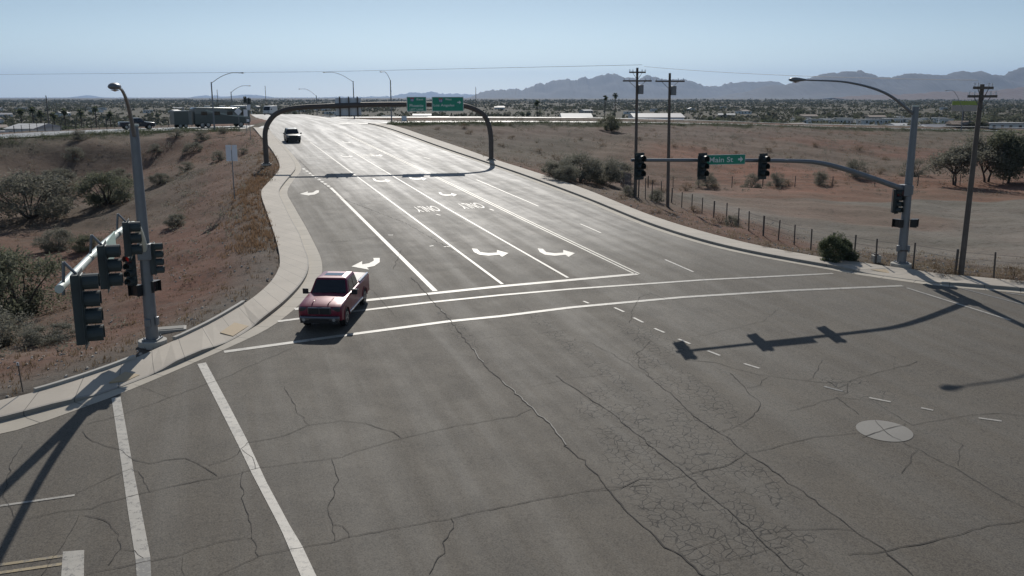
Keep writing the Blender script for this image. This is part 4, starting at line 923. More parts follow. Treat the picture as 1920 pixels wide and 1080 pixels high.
def ram():
    spec = dict(w=.985, r=.41, fx=1.90, rx=-1.67, tail=-2.85, nose=2.80, zb=.48, shoulder=1.0, zbelt=1.26, zroof=1.94, wt=.74, cab=(-.86, -.72, .72, 1.24), windows=((.05, .44), (.48, .88)), handles=(-.35, .45), seams=(-.62, .12, 1.08), pickup=True, chrome=True,
        top=[(2.86, .62), (2.86, .98), (2.80, 1.12), (2.6, 1.20), (1.9, 1.26), (1.22, 1.31), (-.80, 1.33), (-.86, 1.33), (-2.80, 1.34), (-2.86, 1.28), (-2.86, .70)])
    a, b = v2(645.5, 604), v2(681, 563); mid = (a + b) / 2; d = (a - b).normalized(); rz = math.atan2(d.y, d.x); nr = Vector((-d.y, d.x))   # driver side = +y side
    c = mid - nr * .90 + d * .55 + Vector((.24, 0))
    root = car('pickup_truck', 'red crew-cab pickup truck with chrome grille turning at the left corner', 'pickup truck', (c.x, c.y, roadz(c.y) + .012), rz, M['redp'], spec)
    root.rotation_euler = Euler((0, R(-2.4) * -1 if False else 0, rz))
    sl = math.atan(SL * d.y); root.rotation_euler = (0, -sl, rz); root.scale = (.95, .95, .95)
    # load bed with its cover, grille, bumper, lamps
    m = MB(); m.box((-1.86, 0, 1.335), (1.84, 1.60, .05)); m.build('bed_cover', M['bedcover'], root, bevel=.01)
    m = MB(); m.box((-1.86, .90, 1.36), (1.86, .10, .05)); m.box((-1.86, -.90, 1.36), (1.86, .10, .05)); m.build('bed_rail', M['chrome'], root, bevel=.015)
    m = MB(); m.box((2.875, 0, .95), (.10, 1.06, .34)); g = m.build('grille', M['dchrome'], root, bevel=.05)
    m = MB(); m.box((2.932, -.25, .95), (.012, .46, .25)); m.box((2.932, .25, .95), (.012, .46, .25)); m.build('grille_mesh', M['trim'], g)
    m = MB(); m.box((2.88, 0, .60), (.26, 1.80, .24)); bu = m.build('bumper', M['dchrome'], root, bevel=.07)
    m = MB(); m.box((3.034, 0, .57), (.012, .9, .09)); m.box((2.95, 0, .46), (.12, 1.7, .09)); m.build('air_intake', M['trim'], bu)
    for s in (-1, 1):
        m = MB(); m.box((2.77, s * .745, 1.0), (.18, .36, .21)); hl = m.build('headlight', M['dlamp'], root, bevel=.06)
        m = MB(); m.cyl((3.034, s * .68, .58), .075, .012, 'x', 16); m.build('fog_lamp', M['lamp'], bu)
        m = MB(); m.box((-2.87, s * .86, 1.08), (.04, .18, .42)); m.build('tail_lamp', M['sred'], root, bevel=.01)
        for x in (1.90, -1.67):
            m = MB(); rr = .41 * 1.16; P = [(x + (rr + .05) * math.cos(t), .41 + (rr + .05) * math.sin(t)) for t in [math.pi * k / 14 for k in range(15)]] + [(x + rr * math.cos(t), .41 + rr * math.sin(t)) for t in [math.pi * (14 - k) / 14 for k in range(15)]]
            y0 = s * .965; m.prism(P, min(y0, s * 1.01), max(y0, s * 1.01)); m.build('wheel_arch_trim', M['redp'], root)
    m = MB(); m.box((0, 0, .55), (5.2, 1.5, .3)); m.build('underbody', M['trim'], root)
    m = MB(); m.box((.08, 0, 1.955), (.50, .85, .012)); m.build('sunroof', M['glass'], root, bevel=.004)
    for s in (-1, 1):
        m = MB(); m.tube([(1.9, s * .42, 1.28), (2.7, s * .36, 1.20)], .03, 6); m.build('hood_crease', M['redp'], root, smooth=True)
    m = MB(); m.box((-2.95, 0, .62), (.18, 1.8, .2)); m.build('rear_bumper', M['chrome'], root, bevel=.03)
    m = MB(); m.tube([(1.26, -.35, 1.33), (1.16, .3, 1.40)], .012, 5); m.tube([(1.26, .4, 1.33), (1.18, .75, 1.40)], .012, 5); m.build('wiper', M['trim'], root)
ram()
def suv():
    spec = dict(w=.96, r=.37, fx=1.42, rx=-1.42, tail=-2.35, nose=2.30, zb=.38, shoulder=.85, zbelt=1.08, zroof=1.76, wt=.72, cab=(-2.2, -2.0, .42, 1.08), windows=((.03, .27), (.31, .58), (.62, .9)), handles=(-.7, .3), seams=(-1.0, -.1, .95),
        top=[(2.38, .5), (2.38, .85), (2.25, .98), (1.8, 1.05), (1.06, 1.12), (-2.25, 1.12), (-2.35, 1.0), (-2.4, .6)])
    c = G(551, 268); rz = math.atan2(-RD.y, -RD.x) 
    root = car('suv', 'dark grey SUV coming towards the viewer in the kerb lane before the gantry', 'SUV', c, rz, M['greyp'], spec)
    root.location += Vector(RD) * 2.2; root.location.z = roadz(root.location.y) + .01
    root.rotation_euler = (0, math.atan(SL * .947) , rz)
    m = MB(); m.box((2.39, 0, .78), (.05, 1.0, .22)); m.build('grille', M['trim'], root, bevel=.02)
    m = MB(); m.box((2.36, 0, .5), (.18, 1.84, .22)); m.build('bumper', M['greyp'], root, bevel=.04)
    for s in (-1, 1): m = MB(); m.box((2.30, s * .72, .82), (.16, .34, .14)); m.build('headlight', M['lamp'], root, bevel=.02)
    m = MB(); m.box((0, 0, .42), (4.2, 1.5, .25)); m.build('underbody', M['trim'], root)
suv()
def ramp_pt(P, px):
    best = None
    for a, b in zip(P, P[1:]):
        for k in range(60):
            w = a.lerp(b, k / 60); rf = w.y * CT - (w.z - CAMH) * ST; x = 960 + FPX * w.x / rf
            if best is None or abs(x - px) < best[0]: best = (abs(x - px), w, (b - a).normalized())
    return best[1], best[2]
def dark_pickup():
    spec = dict(w=.95, r=.38, fx=1.75, rx=-1.75, tail=-2.75, nose=2.65, zb=.45, shoulder=.95, zbelt=1.16, zroof=1.82, wt=.72, cab=(-.75, -.6, .6, 1.15), windows=((.05, .45), (.5, .88)), handles=(-.3, .4), seams=(-.6, .1, 1.0), pickup=True,
        top=[(2.7, .6), (2.7, .95), (2.55, 1.08), (1.15, 1.2), (-.7, 1.2), (-2.7, 1.22), (-2.76, .7)])
    p, d = ramp_pt(rl, 262); d = Vector((-d.x, -d.y, 0)).normalized()      # drives to the right
    if d.x < 0: d = -d
    nr = Vector((d.y, -d.x, 0)); c = p - nr * -2.2 * -1
    root = car('pickup_truck', 'dark navy pickup truck driving on the far-left ramp behind the signal pole', 'pickup truck', c + Vector((0, 0, .02)), math.atan2(d.y, d.x), M['navy'], spec)
    m = MB(); m.box((-1.7, 0, 1.2), (1.8, 1.5, .05)); m.build('bed_cover', M['trim'], root)
    m = MB(); m.box((2.72, 0, .62), (.16, 1.8, .24)); m.build('bumper', M['chrome'], root, bevel=.03)
    for s in (-1, 1): m = MB(); m.box((2.62, s * .7, .92), (.16, .34, .2)); m.build('headlight', M['lamp'], root, bevel=.02)
dark_pickup()
def rv():
    p, d = ramp_pt(rl, 424); d = Vector((d.x, d.y, 0)).normalized()
    if d.x < 0: d = -d
    c = p + Vector((-d.y, d.x, 0)) * 2.4; c.z = p.z + .02
    root = empty('motorhome', c, math.atan2(d.y, d.x), 'long dark motorhome with a pale curved side stripe on the far-left ramp', 'motorhome')
    L, Wd, Hh = 9.6, 1.25, 3.35
    prof = [(-L / 2, .55), (L / 2 - .25, .55), (L / 2, .9), (L / 2, 1.5), (L / 2 - .35, 3.0), (L / 2 - .8, 3.3), (-L / 2 + .3, 3.35), (-L / 2, 3.1)]
    m = side_loft(prof, [(-Wd, lambda x, z: (x * .995, z - (.06 if z > 3 else 0))), (-Wd + .12, lambda x, z: (x, z)), (Wd - .12, lambda x, z: (x, z)), (Wd, lambda x, z: (x * .995, z - (.06 if z > 3 else 0)))]); b = m.build('body', M['rvd'], root, smooth='auto', recalc=True)
    m = MB(); up = [(-4.75, 2.3), (-1.5, 2.35), (1.6, 2.0), (4.6, 1.5), (4.6, 1.7), (1.8, 2.4), (.3, 3.0), (-1.5, 3.15), (-4.75, 3.12)]
    for s in (-1, 1): m.prism(up, s * Wd - (.008 if s > 0 else .008), s * Wd + .008)
    m.build('side_panel', M['rvm'], b, recalc=True)
    m = MB(); sw = [(-3.0, 2.75), (-1.2, 2.35), (1.2, 1.9), (4.55, 1.55), (4.55, 1.72), (1.4, 2.12), (-1.0, 2.55), (-2.8, 2.98)]
    for s in (-1, 1): m.prism(sw, s * Wd - .014, s * Wd + .014)
    m.build('swoosh_stripe', M['rvl'], b, recalc=True)
    m = MB(); m.box((L / 2 - .10, 0, 2.2), (.12, 2.2, 1.2)); m.xf(Matrix.Translation((0, 0, 0))).build('windshield', M['glass'], root)
    for s in (-1, 1):
        for x in (-3.2, -1.0, 1.2, 3.6): m = MB(); m.box((x, s * (Wd + .012), 2.35), (1.0, .02, .6)); m.build('window', M['glass'], root, bevel=.005)
        for x in (3.1, -2.6, -3.6): wheel(root, x, s * (Wd - .14), .46, .28, s)
        m = MB(); m.box((L / 2 + .12, s * (Wd + .2), 2.4), (.14, .16, .5)); m.build('mirror', M['whitep'], root, bevel=.02)
        m = MB(); m.box((L / 2 + .01, s * .95, 1.0), (.05, .36, .22)); m.build('headlight', M['lamp'], root)
    m = MB(); m.box((3.3, 0, 3.45), (2.4, 1.7, .35)); m.build('roof_fairing', M['whitep'], root, bevel=.12)
    for x in (-2.2, .4): m = MB(); m.box((x, 0, 3.47), (.8, .7, .26)); m.build('air_conditioner', M['whitep'], root, bevel=.06)
    # towed dark trailer
    t = empty('box_trailer', c - d * (L / 2 + 1.9), math.atan2(d.y, d.x), 'dark box trailer with a pale front corner behind the motorhome', 'trailer'); t.location.z = ramp_pt(rl, 372)[0].z + .02
    m = MB(); m.box((0, 0, 1.65), (2.9, 2.3, 2.2)); tb = m.build('body', M['rvd'], t, bevel=.06)
    m = MB(); m.box((1.15, 0, 1.65), (.5, 2.34, 2.24)); m.build('corner_panel', M['rvm'], tb); m = MB(); m.box((0, 0, 2.78), (2.94, 2.34, .08)); m.build('roof', M['rvm'], t)
    for s in (-1, 1):
        for x in (-.5, .4): wheel(t, x, s * 1.0, .36, .22, s)
    m = MB(); m.tube([(1.4, .5, .55), (2.0, 0, .5)], .05); m.tube([(1.4, -.5, .55), (2.0, 0, .5)], .05); m.build('tow_bar', M['trim'], t)
rv()
def van():
    c = atY(507, 216.5, 282); c.z = roadz(282) + .02
    c = atY(507, 216.5, 250); c.z = roadz(250) + .02
    root = empty('van', c, R(-100), 'white boxy van seen head-on beyond the crest at the left of the gantry', 'van')
    prof = [(-2.6, .4), (2.5, .4), (2.6, 1.0), (2.2, 1.25), (1.7, 2.3), (1.4, 2.42), (-2.5, 2.45), (-2.6, 2.3)]
    side_loft(prof, [(-1, lambda x, z: (x, z)), (1, lambda x, z: (x, z))]).build('body', M['whitep'], root, recalc=True, bevel=.06)
    m = MB(); P = [(2.27, -.88, 1.27), (2.27, .88, 1.27), (1.80, .82, 2.2), (1.80, -.82, 2.2)]; m.add(P + [(x - .05, y, z - .02) for x, y, z in P], [(0, 1, 2, 3), (4, 7, 6, 5), (0, 4, 5, 1), (1, 5, 6, 2), (2, 6, 7, 3), (3, 7, 4, 0)]); m.build('windshield', M['glass'], root, recalc=True)
    for s in (-1, 1):
        for x in (1.6, -1.6): wheel(root, x, s * .88, .36, .22, s)
        m = MB(); m.box((2.58, s * .75, .85), (.08, .3, .2)); m.build('headlight', M['lamp'], root)
        m = MB(); m.box((1.5, s * 1.12, 1.5), (.1, .2, .3)); m.build('mirror', M['trim'], root)
van()

# ------------------------------------------------------------------ utility poles and wires
def upole(name, base, top, label, arms, cans=()):
    root = empty('utility_pole', base, 0, label, 'utility pole'); h = top.z - base.z; t = Vector((top.x - base.x, top.y - base.y, 0))
    m = MB(); m.tube([(0, 0, -.3), t * .5 + Vector((0, 0, h / 2)), t + Vector((0, 0, h))], [.155, .135, .105], 12); m.build('pole', M['wood'], root, smooth='auto')
    for dz, ln, ang in arms:
        d = Vector((math.cos(ang), math.sin(ang), 0)); c = t * (1 - dz / h) + Vector((0, 0, h - dz)); 
        m = MB(); m.box(c + Vector((0, -.14, 0)), (ln, .10, .13), ang); ca = m.build('cross_arm', M['wood'], root)
        for s in (-.46, -.28, .28, .46):
            i = MB(); i.tube([c + d * ln * s + Vector((0, -.14, .05)), c + d * ln * s + Vector((0, -.14, .24))], [.03, .042], 8); i.build('insulator', M['alu'], ca)
        b = MB(); b.tube([c + d * ln * .3 + Vector((0, -.14, 0)), c + Vector((0, -.14, -.7))], .02, 5); b.tube([c - d * ln * .3 + Vector((0, -.14, 0)), c + Vector((0, -.14, -.7))], .02, 5); b.build('brace', M['wire'], ca)
    for dz in cans:
        c = t * (1 - dz / h) + Vector((.34, -.1, h - dz)); m = MB(); m.cyl(c, .24, .8, n=14); m.build('transformer', M['galv'], root, bevel=.03)
    return root
b1 = onterr(1191, 369); t1 = atY(1195, 127, b1.y); b2 = onterr(1252, 388); t2 = atY(1256, 137, b2.y)
b3 = G(1801, 515, 0); b3 = onterr(1801, 516); t3 = atY(1842, 158, b3.y)
upole('a', b1, t1, 'tall timber utility pole behind the leftmost hanging signal head', [(.4, 1.5, R(5)), (1.15, 2.6, R(5))], (1.9,))
upole('b', b2, t2, 'timber utility pole between the first two signal heads, with one wide cross-arm', [(.7, 2.6, R(5))], (1.5,))
upole('c', b3, t3, 'leaning brown timber utility pole right of the signal pole', [(.18, 1.5, R(28)), (.6, 1.55, R(5))], ())
def wire(P, sag, rad, label):
    Q = []
    for a, b in zip(P, P[1:]):
        for k in range(24): t = k / 24; q = a.lerp(b, t); q.z -= sag * 4 * t * (1 - t); Q.append(q)
    Q.append(P[-1]); m = MB(); m.tube(Q, rad, 4, cap=False); o = m.build('power_line', M['wire']); tag(o, label, 'power line', 'power lines strung from the utility poles'); return o
wl_ = [atY(-400, 143, 160), atY(600, 134.5, 118), t1 + Vector((.4, -.1, .25))]
wire(wl_, .0, .014, 'thin wire crossing the whole left sky to the tallest utility pole')
wire([t1 + Vector((.6, -.1, .1)), t3 + Vector((-.3, -.1, .2))], .2, .011, 'thin wire from the tallest utility pole to the leaning pole on the right')

# ------------------------------------------------------------------ distant street lights, bare poles, road signs
def street_light(px, pyb, pyt, Y, arm_px, arm_py, label, base=None):
    top = atY(px, pyt, Y); zb_ = atY(px, pyb, Y).z if base is None else base
    root = empty('street_lamp', (top.x, Y, zb_), 0, label, 'street lamp', None); h = top.z - zb_
    m = MB(); m.tube([(0, 0, -.3), (0, 0, h)], [.13, .09], 10); m.build('pole', M['galv'], root)
    e = atY(arm_px, arm_py, Y) - Vector((top.x, Y, zb_)); L = bez([(0, 0, h - .15), (e.x * .35, -.2, h + (e.z - h) * .6), (e.x * .7, -.4, e.z), (e.x, -.5, e.z)], 6)
    m = MB(); m.tube(L, .045, 6); m.build('luminaire_arm', M['galv'], root); cobra(root, L[-1], (e.x, -.3, 0), .8)
street_light(396, 246, 154, 143, 452, 137, 'street lamp standing in front of the motorhome, its arm reaching right')
street_light(433, 222, 172, 205, 466, 161, 'small distant street lamp between the motorhome lamp and the gantry, arm reaching right', base=5)
street_light(593, 215, 179, 240, 565, 167, 'small distant street lamp above the left part of the gantry beam', base=4.5)
street_light(662, 216, 152, 190, 612, 136, 'street lamp rising behind the gantry sign seen from the back, arm reaching left', base=6.3)
street_light(732, 229, 150, 168, 719, 135, 'street lamp at the top of the right ramp with a short bent arm')
street_light(1806, 260, 206, 215, 1775, 170, 'far street lamp beside the billboard on the right with a long slanting arm', base=2)
def bare_pole(px, pyt, Y, zb_, label, r=.14):
    t = atY(px, pyt, Y); m = MB(); m.tube([(t.x, Y, zb_ - .3), (t.x, Y, t.z)], [r, r * .6], 8); o = m.build('utility_pole', M['wood']); tag(o, label, 'pole')
bare_pole(497, 161, 330, -3, 'bare distant pole rising just left of the gantry arch'); bare_pole(407, 168, 330, -3, 'bare distant pole behind the motorhome roof'); bare_pole(892, 163, 330, -3, 'bare distant pole above the right end of the gantry'); bare_pole(86, 179, 420, -4, 'thin distant mast among the trees at the far left', .35)
def post_sign(px, py, label, panels, h, cat='road sign', rz=0, mat='alu', diamond=False):
    b = onterr(px, py); root = empty('road_sign', b, rz, label, cat); m = MB(); m.box((0, 0, h / 2), (.07, .07, h)); m.build('post', M['galv'], root)
    for x, z, w, hh in panels:
        m = MB()
        if diamond: m.add([(x + a * w, -.06 + o, z + c * w) for o in (0, .02) for a, c in ((0, -.7), (.7, 0), (0, .7), (-.7, 0))], [(0, 1, 2, 3), (7, 6, 5, 4), (0, 4, 5, 1), (1, 5, 6, 2), (2, 6, 7, 3), (3, 7, 4, 0)])
        else: m.box((x, -.06, z), (w, .02, hh))
        m.build('sign_panel', M[mat], root)
post_sign(440, 374, 'two pale rectangular sign backs on one post on the left bank', [(-.24, 3.9, .44, 1.35), (.27, 3.9, .44, 1.35)], 4.2)
post_sign(449, 246, 'diamond sign seen from behind near the top of the left bank', [(0, 3.1, .9, .9)], 3.2, diamond=True)
post_sign(463, 250, 'tall narrow sign post cluster at the head of the left bank, pale panel on top', [(0, 3.0, .6, 1.0), (.3, 1.9, .4, .4)], 4.6)
post_sign(470, 262, 'slender sign post beside the left sidewalk below the motorhome', [(0, 4.4, .5, .7)], 4.9)
post_sign(758, 232, 'short stubby sign at the mouth of the right ramp', [(0, .9, .9, .9)], 1.4)
# far traffic signal by the motorhome
sb = atY(466, 240, 162); sb.z = 6.5; root = empty('traffic_signal_pole', sb, 0, 'small far traffic signal on a post right of the motorhome', 'signal pole')
m = MB(); m.tube([(0, 0, -.3), (0, 0, 4.6)], .09, 10); m.build('pole', M['galv'], root); signal_head(root, Vector((-.35, 0, 4.3)), 0, 3, .34, .1); signal_head(root, Vector((.35, .1, 4.1)), R(80), 3, .34, .1)
m = MB(); m.box((0, -.1, 2.6), (.6, .1, .7)); m.build('sign_panel', M['alu'], root)
# ground boxes, marker
def gbox(px, py, size, label, mat, name='utility_box', cat='utility box', rz=0, cone=0):
    b = onterr(px, py); m = MB(); m.box((0, 0, size[2] / 2 - .03), size); o = m.build(name, mat, bevel=.02); o.location = b; o.rotation_euler = (0, 0, rz)
    if cone: pass
    tag(o, label, cat); return o
m = MB(); b = onterr(322, 622); root = empty('concrete_box', b, RANG + R(90), 'low concrete junction box lid in the gravel beside the left signal pole', 'junction box')
m.box((0, 0, .03), (1.2, .7, .16)); m.build('box_rim', M['foot'], root, bevel=.02); m = MB(); m.box((0, 0, .125), (1.0, .5, .03)); m.build('lid', M['patch'], root, bevel=.01)
b = onterr(1642, 492); root = empty('concrete_box', b, 0, 'small concrete footing with a dark cap on the right verge beside the signal pole', 'footing')
m = MB(); m.box((0, 0, .2), (.42, .42, .42)); m.build('base', M['foot'], root, bevel=.02); m = MB(); m.cyl((0, 0, .44), .13, .1, n=12); m.build('cap', M['darkst'], root)
b = onterr(44, 744); root = empty('marker_post', b + Vector((0, 0, .1)), 0, 'thin marker post at the back of the left sidewalk', 'marker post')
m = MB(); m.tube([(0, 0, 0), (-.06, 0, 1.05)], .022, 6); m.build('post', M['darkst'], root); m = MB(); m.box((-.06, 0, 1.0), (.07, .02, .12)); m.build('reflector', M['alu'], root)

# ------------------------------------------------------------------ wire fence on the right
FP = [(1259, 380), (1278, 389), (1297, 394), (1316, 401), (1338, 408), (1362, 414), (1384, 426), (1404, 433), (1431, 442), (1459, 451), (1489, 460), (1520, 471), (1560, 482), (1601, 487), (1642, 495), (1712, 502), (1790, 519), (1863, 523), (1960, 532)]
fb = [onterr(*p) for p in FP]
def fence(P, h, label, cat, nw, chain=False, wmat='wire', group=None):
    root = empty('wire_fence', P[0], 0, label, cat); o = P[0]
    for i, p in enumerate(P):
        q = p - o; r_ = .045 if i % 4 else .065; m = MB(); m.tube([q + Vector((0, 0, -.2)), q + Vector((random.uniform(-.06, .06), 0, h + .05))], r_, 6); m.build('post', M['darkst'], root)
    m = MB()
    for k in range(nw):
        z = h * (k + .7) / nw; m.tube([p - o + Vector((0, 0, z)) for p in P], .007, 4, cap=False)
    if chain:
        for a, b in zip(P, P[1:]):
            L = (b - a).length; n = int(L / .16)
            for k in range(-8, n):
                for s in (0, 1):
                    x0, x1 = k * .16, k * .16 + h * .9; 
                    if x0 < 0 or x1 > L: continue
                    p, q = a.lerp(b, x0 / L) - o, a.lerp(b, x1 / L) - o
                    m.tube([p + Vector((0, 0, h if s else .05)), q + Vector((0, 0, .05 if s else h))], .004, 3, cap=False)
    m.build('fence_wires', M[wmat], root)
fence(fb, 1.35, 'post-and-wire fence following the right-hand sidewalk below the street sign', 'fence', 4)
bf = [onterr(*p) for p in ((1162, 343), (1164, 349), (1170, 357), (1183, 365), (1197, 371), (1210, 374), (1222, 377), (1240, 379))]
fence(bf, 1.9, 'taller chain-link fence corner at the foot of the utility poles', 'fence', 2, True)
bf = [onterr(*p) for p in ((1215, 352), (1262, 352), (1310, 352), (1372, 352), (1430, 350), (1490, 351), (1560, 352), (1640, 350), (1720, 349), (1800, 348), (1880, 348), (1960, 348))]
fence(bf, 1.3, 'far post-and-wire fence along the back edge of the dirt lot', 'fence', 4)
# guard rail / low fence behind the ramp on the left
gl = [atY(*p) for p in ((0, 246, 141), (60, 244, 144), (120, 241.5, 147), (180, 239.5, 150), (240, 238, 153), (300, 236.5, 157), (345, 235.5, 160))]
gl = [Vector((p.x, p.y + 4, tz(p.x, p.y + 4))) for p in gl]; 
gl2 = []
for a, b in zip(gl, gl[1:]):
    n = 4
    for k in range(n): q = a.lerp(b, k / n); q.z = tz(q.x, q.y); gl2.append(q)
gl2.append(gl[-1])
fence(gl2, 1.5, 'low dark wire fence behind the far-left ramp', 'fence', 5)

# ------------------------------------------------------------------ plants
def plant_mesh(seed, r, h, n, ls, shape='dome', base=0., twigs=14, clump=26, mats=('bark', 'leafs'), name='shrub', droop=0, asp=2.2):
    """one shrub: fine twigs and small leaf blades, gathered in uneven clumps"""
    rnd = random.Random(seed); mb = MB(); C = []
    for _ in range(clump):
        a = rnd.uniform(0, 2 * math.pi); u = rnd.random() ** .5; z = rnd.random()
        if shape == 'dome': rr = r * math.sqrt(max(.02, 1 - (z * .95) ** 2)) * (.35 + .6 * u); zz = base + (h - base) * z * .9
        elif shape == 'cloud': rr = r * math.sin(math.pi * (.12 + .8 * z)) * (.3 + .7 * u); zz = base + (h - base) * (.08 + .9 * z)
        else: rr = r * (.25 + .75 * z) * u; zz = base + (h - base) * z
        C.append((Vector((rr * math.cos(a), rr * math.sin(a), zz)), rnd.uniform(.5, 1.3) * min(r, h) * (2.1 / math.sqrt(clump))))
    for c, cr in C[:twigs]:
        k = c * .5 + Vector((rnd.uniform(-.1, .1) * r, rnd.uniform(-.1, .1) * r, h * .05)); mb.tube([(rnd.uniform(-.05, .05) * r, rnd.uniform(-.05, .05) * r, -.1), k, c], [h * .014 + .008, h * .009 + .005, .004 + h * .002], 4, 0, False)
    per = n // clump
    for c, cr in C:
        for _ in range(per):
            v = Vector((rnd.gauss(0, 1), rnd.gauss(0, 1), rnd.gauss(0, .8))); v = v.normalized() * cr * rnd.random() ** .45
            p = c + v
            if p.z < .02: p.z = .02 + rnd.random() * .1 * h
            d = Vector((rnd.gauss(0, 1), rnd.gauss(0, 1), rnd.gauss(.5, .8) - droop)).normalized(); s = d.cross(Vector((rnd.gauss(0, 1), rnd.gauss(0, 1), rnd.gauss(0, 1)))).normalized()
            L = ls * rnd.uniform(.6, 1.4); w = L / asp
            mb.add([p - s * w * .5, p + d * L * .5 - s * w * .2, p + d * L, p + s * w * .5], [(0, 1, 2, 3)], 1)
    return mb, [M[x] for x in mats]
def tree(seed, h, r, name, mats, n=5000, ls=.22, trunks=1, base=.25, parts=True, lean=0):
    rnd = random.Random(seed); root = empty(name, (0, 0, 0)); tk = MB(); tips = []
    for t in range(trunks):
        a = rnd.uniform(0, 6.28); x0 = Vector((.25 * math.cos(a), .25 * math.sin(a), 0)) * (trunks > 1)
        p1 = x0 * 2.2 + Vector((rnd.uniform(-.1, .1) * r, rnd.uniform(-.1, .1) * r, h * base)); tk.tube([x0 + Vector((0, 0, -.2)), (x0 + p1) / 2 + Vector((rnd.uniform(-.08, .08), 0, 0)), p1], [h * .028, h * .022, h * .018], 8)
        for b in range(7 if trunks == 1 else 4):
            an = 2 * math.pi * (b + rnd.random()) / (7 if trunks == 1 else 4); el = rnd.uniform(.35, 1.25); ln = rnd.uniform(.5, .85)
            q = p1 + Vector((math.cos(an) * r * ln * math.cos(el), math.sin(an) * r * ln * math.cos(el), (h - p1.z) * ln * math.sin(el) * .95)); m_ = p1.lerp(q, .5) + Vector((0, 0, .06 * h))
            tk.tube([p1, m_, q], [h * .014, h * .009, h * .003], 6); tips.append(q)
            for _ in range(3):
                q2 = m_.lerp(q, rnd.random()) + Vector((rnd.gauss(0, .25) * r, rnd.gauss(0, .25) * r, rnd.gauss(.08, .08) * h)); tk.tube([m_, q2], [h * .006, h * .002], 4, 0, False); tips.append(q2)
    tk.build('trunk', M['bark'], root)
    mb = MB(); per = n // len(tips)
    for c in tips:
        cr = r * rnd.uniform(.2, .42)
        for _ in range(int(per * rnd.uniform(.5, 1.4))):
            v = Vector((rnd.gauss(0, 1), rnd.gauss(0, 1), rnd.gauss(0, .7))).normalized() * cr * rnd.random() ** .5; p = c + v
            if p.z < h * .08: continue
            d = Vector((rnd.gauss(0, 1), rnd.gauss(0, 1), rnd.gauss(-.1, .7))).normalized(); s = d.cross(Vector((rnd.gauss(0, 1), rnd.gauss(0, 1), rnd.gauss(0, 1)))).normalized(); L = ls * rnd.uniform(.6, 1.4); w = L / 2
            mb.add([p - s * w * .5, p + d * L * .5 - s * w * .3, p + d * L, p + s * w * .5], [(0, 1, 2, 3)])
    mb.build('crown', M[mats], root); return root
def put_obj(proto_me, name, p, s, rz, label, cat, group=None, sz=None):
    o = bpy.data.objects.new(name, proto_me); COL.objects.link(o); o.location = p; o.rotation_euler = (0, 0, rz); o.scale = (s, s, sz or s); return tag(o, label, cat, group)
def protos(cnt, **k):
    out = []
    for i in range(cnt):
        mb, ms = plant_mesh(seed=k.get('seed', 1) + i * 7, **{a: b for a, b in k.items() if a != 'seed'}); o = mb.build('tmp', ms); out.append(o.data); bpy.data.objects.remove(o)
    return out
SAGE = protos(3, seed=11, r=1, h=1.5, n=4200, ls=.09, mats=('bark', 'leafs')); GRN = protos(3, seed=31, r=1, h=1.25, n=12000, ls=.085, mats=('bark', 'leafd'), clump=44)
DRY = protos(3, seed=51, r=1, h=1.1, n=1500, ls=.10, mats=('bark', 'leafb'), asp=4); DARKS = protos(2, seed=71, r=1, h=1.2, n=2600, ls=.10, mats=('bark', 'leafg'))
BIG = protos(4, seed=91, r=1, h=1.35, n=9000, ls=.075, mats=('bark', 'leafs'), clump=44, shape='cloud'); BIGD = protos(3, seed=97, r=1, h=1.3, n=9000, ls=.075, mats=('bark', 'leafg'), clump=44, shape='cloud')
rnd = random.Random(77)
def sh(lst, px, py, wpx, label, cat='bush', name='desert_shrub', hk=1., group=None):
    p = onterr(px, py); w = wpx / FPX * math.hypot(p.x, p.y) / 2; put_obj(rnd.choice(lst), name, p - Vector((0, 0, .05)), w, rnd.uniform(0, 6), label, cat, group, w * hk)
# big ones on the right
sh(GRN, 1567, 490, 72, 'round dense green bush by the fence left of the right signal pole', hk=1.05)
for (x, y, w, l) in ((1048, 334, 66, 'leftmost of the grey-green creosote bushes below the right verge'), (1088, 340, 84, 'tallest grey-green creosote bush in the hollow beyond the right sidewalk'), (1128, 343, 80, 'grey-green creosote bush in the middle of the hollow clump'), (1160, 340, 60, 'creosote bush of the hollow clump nearest the utility poles'), (1062, 340, 50, 'low creosote bush at the front of the hollow clump')): sh(BIG, x, y, w, l, name='creosote_bush', hk=.85)
sh(SAGE, 1606, 333, 44, 'pale sage bush on the far side of the dirt lot under the mast arm'); sh(SAGE, 1715, 330, 44, 'sage bush behind the lot just right of the signal pole', hk=.9)
sh(DRY, 1222, 345, 26, 'round tan tumbleweed bush between the two utility poles', hk=.8); sh(DRY, 1243, 361, 22, 'small dark tumbleweed beside the second utility pole'); sh(DRY, 1285, 358, 28, 'dry brown tumbleweed right of the second utility pole'); sh(SAGE, 1325, 350, 40, 'grey bush at the lot edge below the street sign')
sh(DRY, 1340, 357, 20, 'dry reddish tuft beside the grey bush below the street sign'); sh(SAGE, 1408, 352, 34, 'grey bush at the lot edge below the third signal head'); sh(SAGE, 1455, 350, 36, 'pale bush behind the lot right of the third signal head'); sh(SAGE, 1535, 347, 34, 'pale bush on the back edge of the lot below the curving arm'); sh(DRY, 1480, 349, 22, 'dry brush on the back edge of the lot, second from the curving arm'); sh(DRY, 1560, 348, 20, 'low dry brush under the middle of the curving mast arm')
sh(SAGE, 1180, 366, 26, 'scrubby bush inside the chain-link corner'); sh(SAGE, 1230, 378, 30, 'grey scrub against the wire fence left of the second utility pole'); sh(DRY, 1302, 398, 26, 'brown brush tangled in the fence right of the second utility pole'); sh(DRY, 1350, 420, 34, 'pinkish dry brush along the fence under the street sign'); sh(SAGE, 1372, 424, 30, 'grey brush along the fence below the street sign'); sh(SAGE, 1226, 372, 20, 'small sage bush by the chain-link fence')
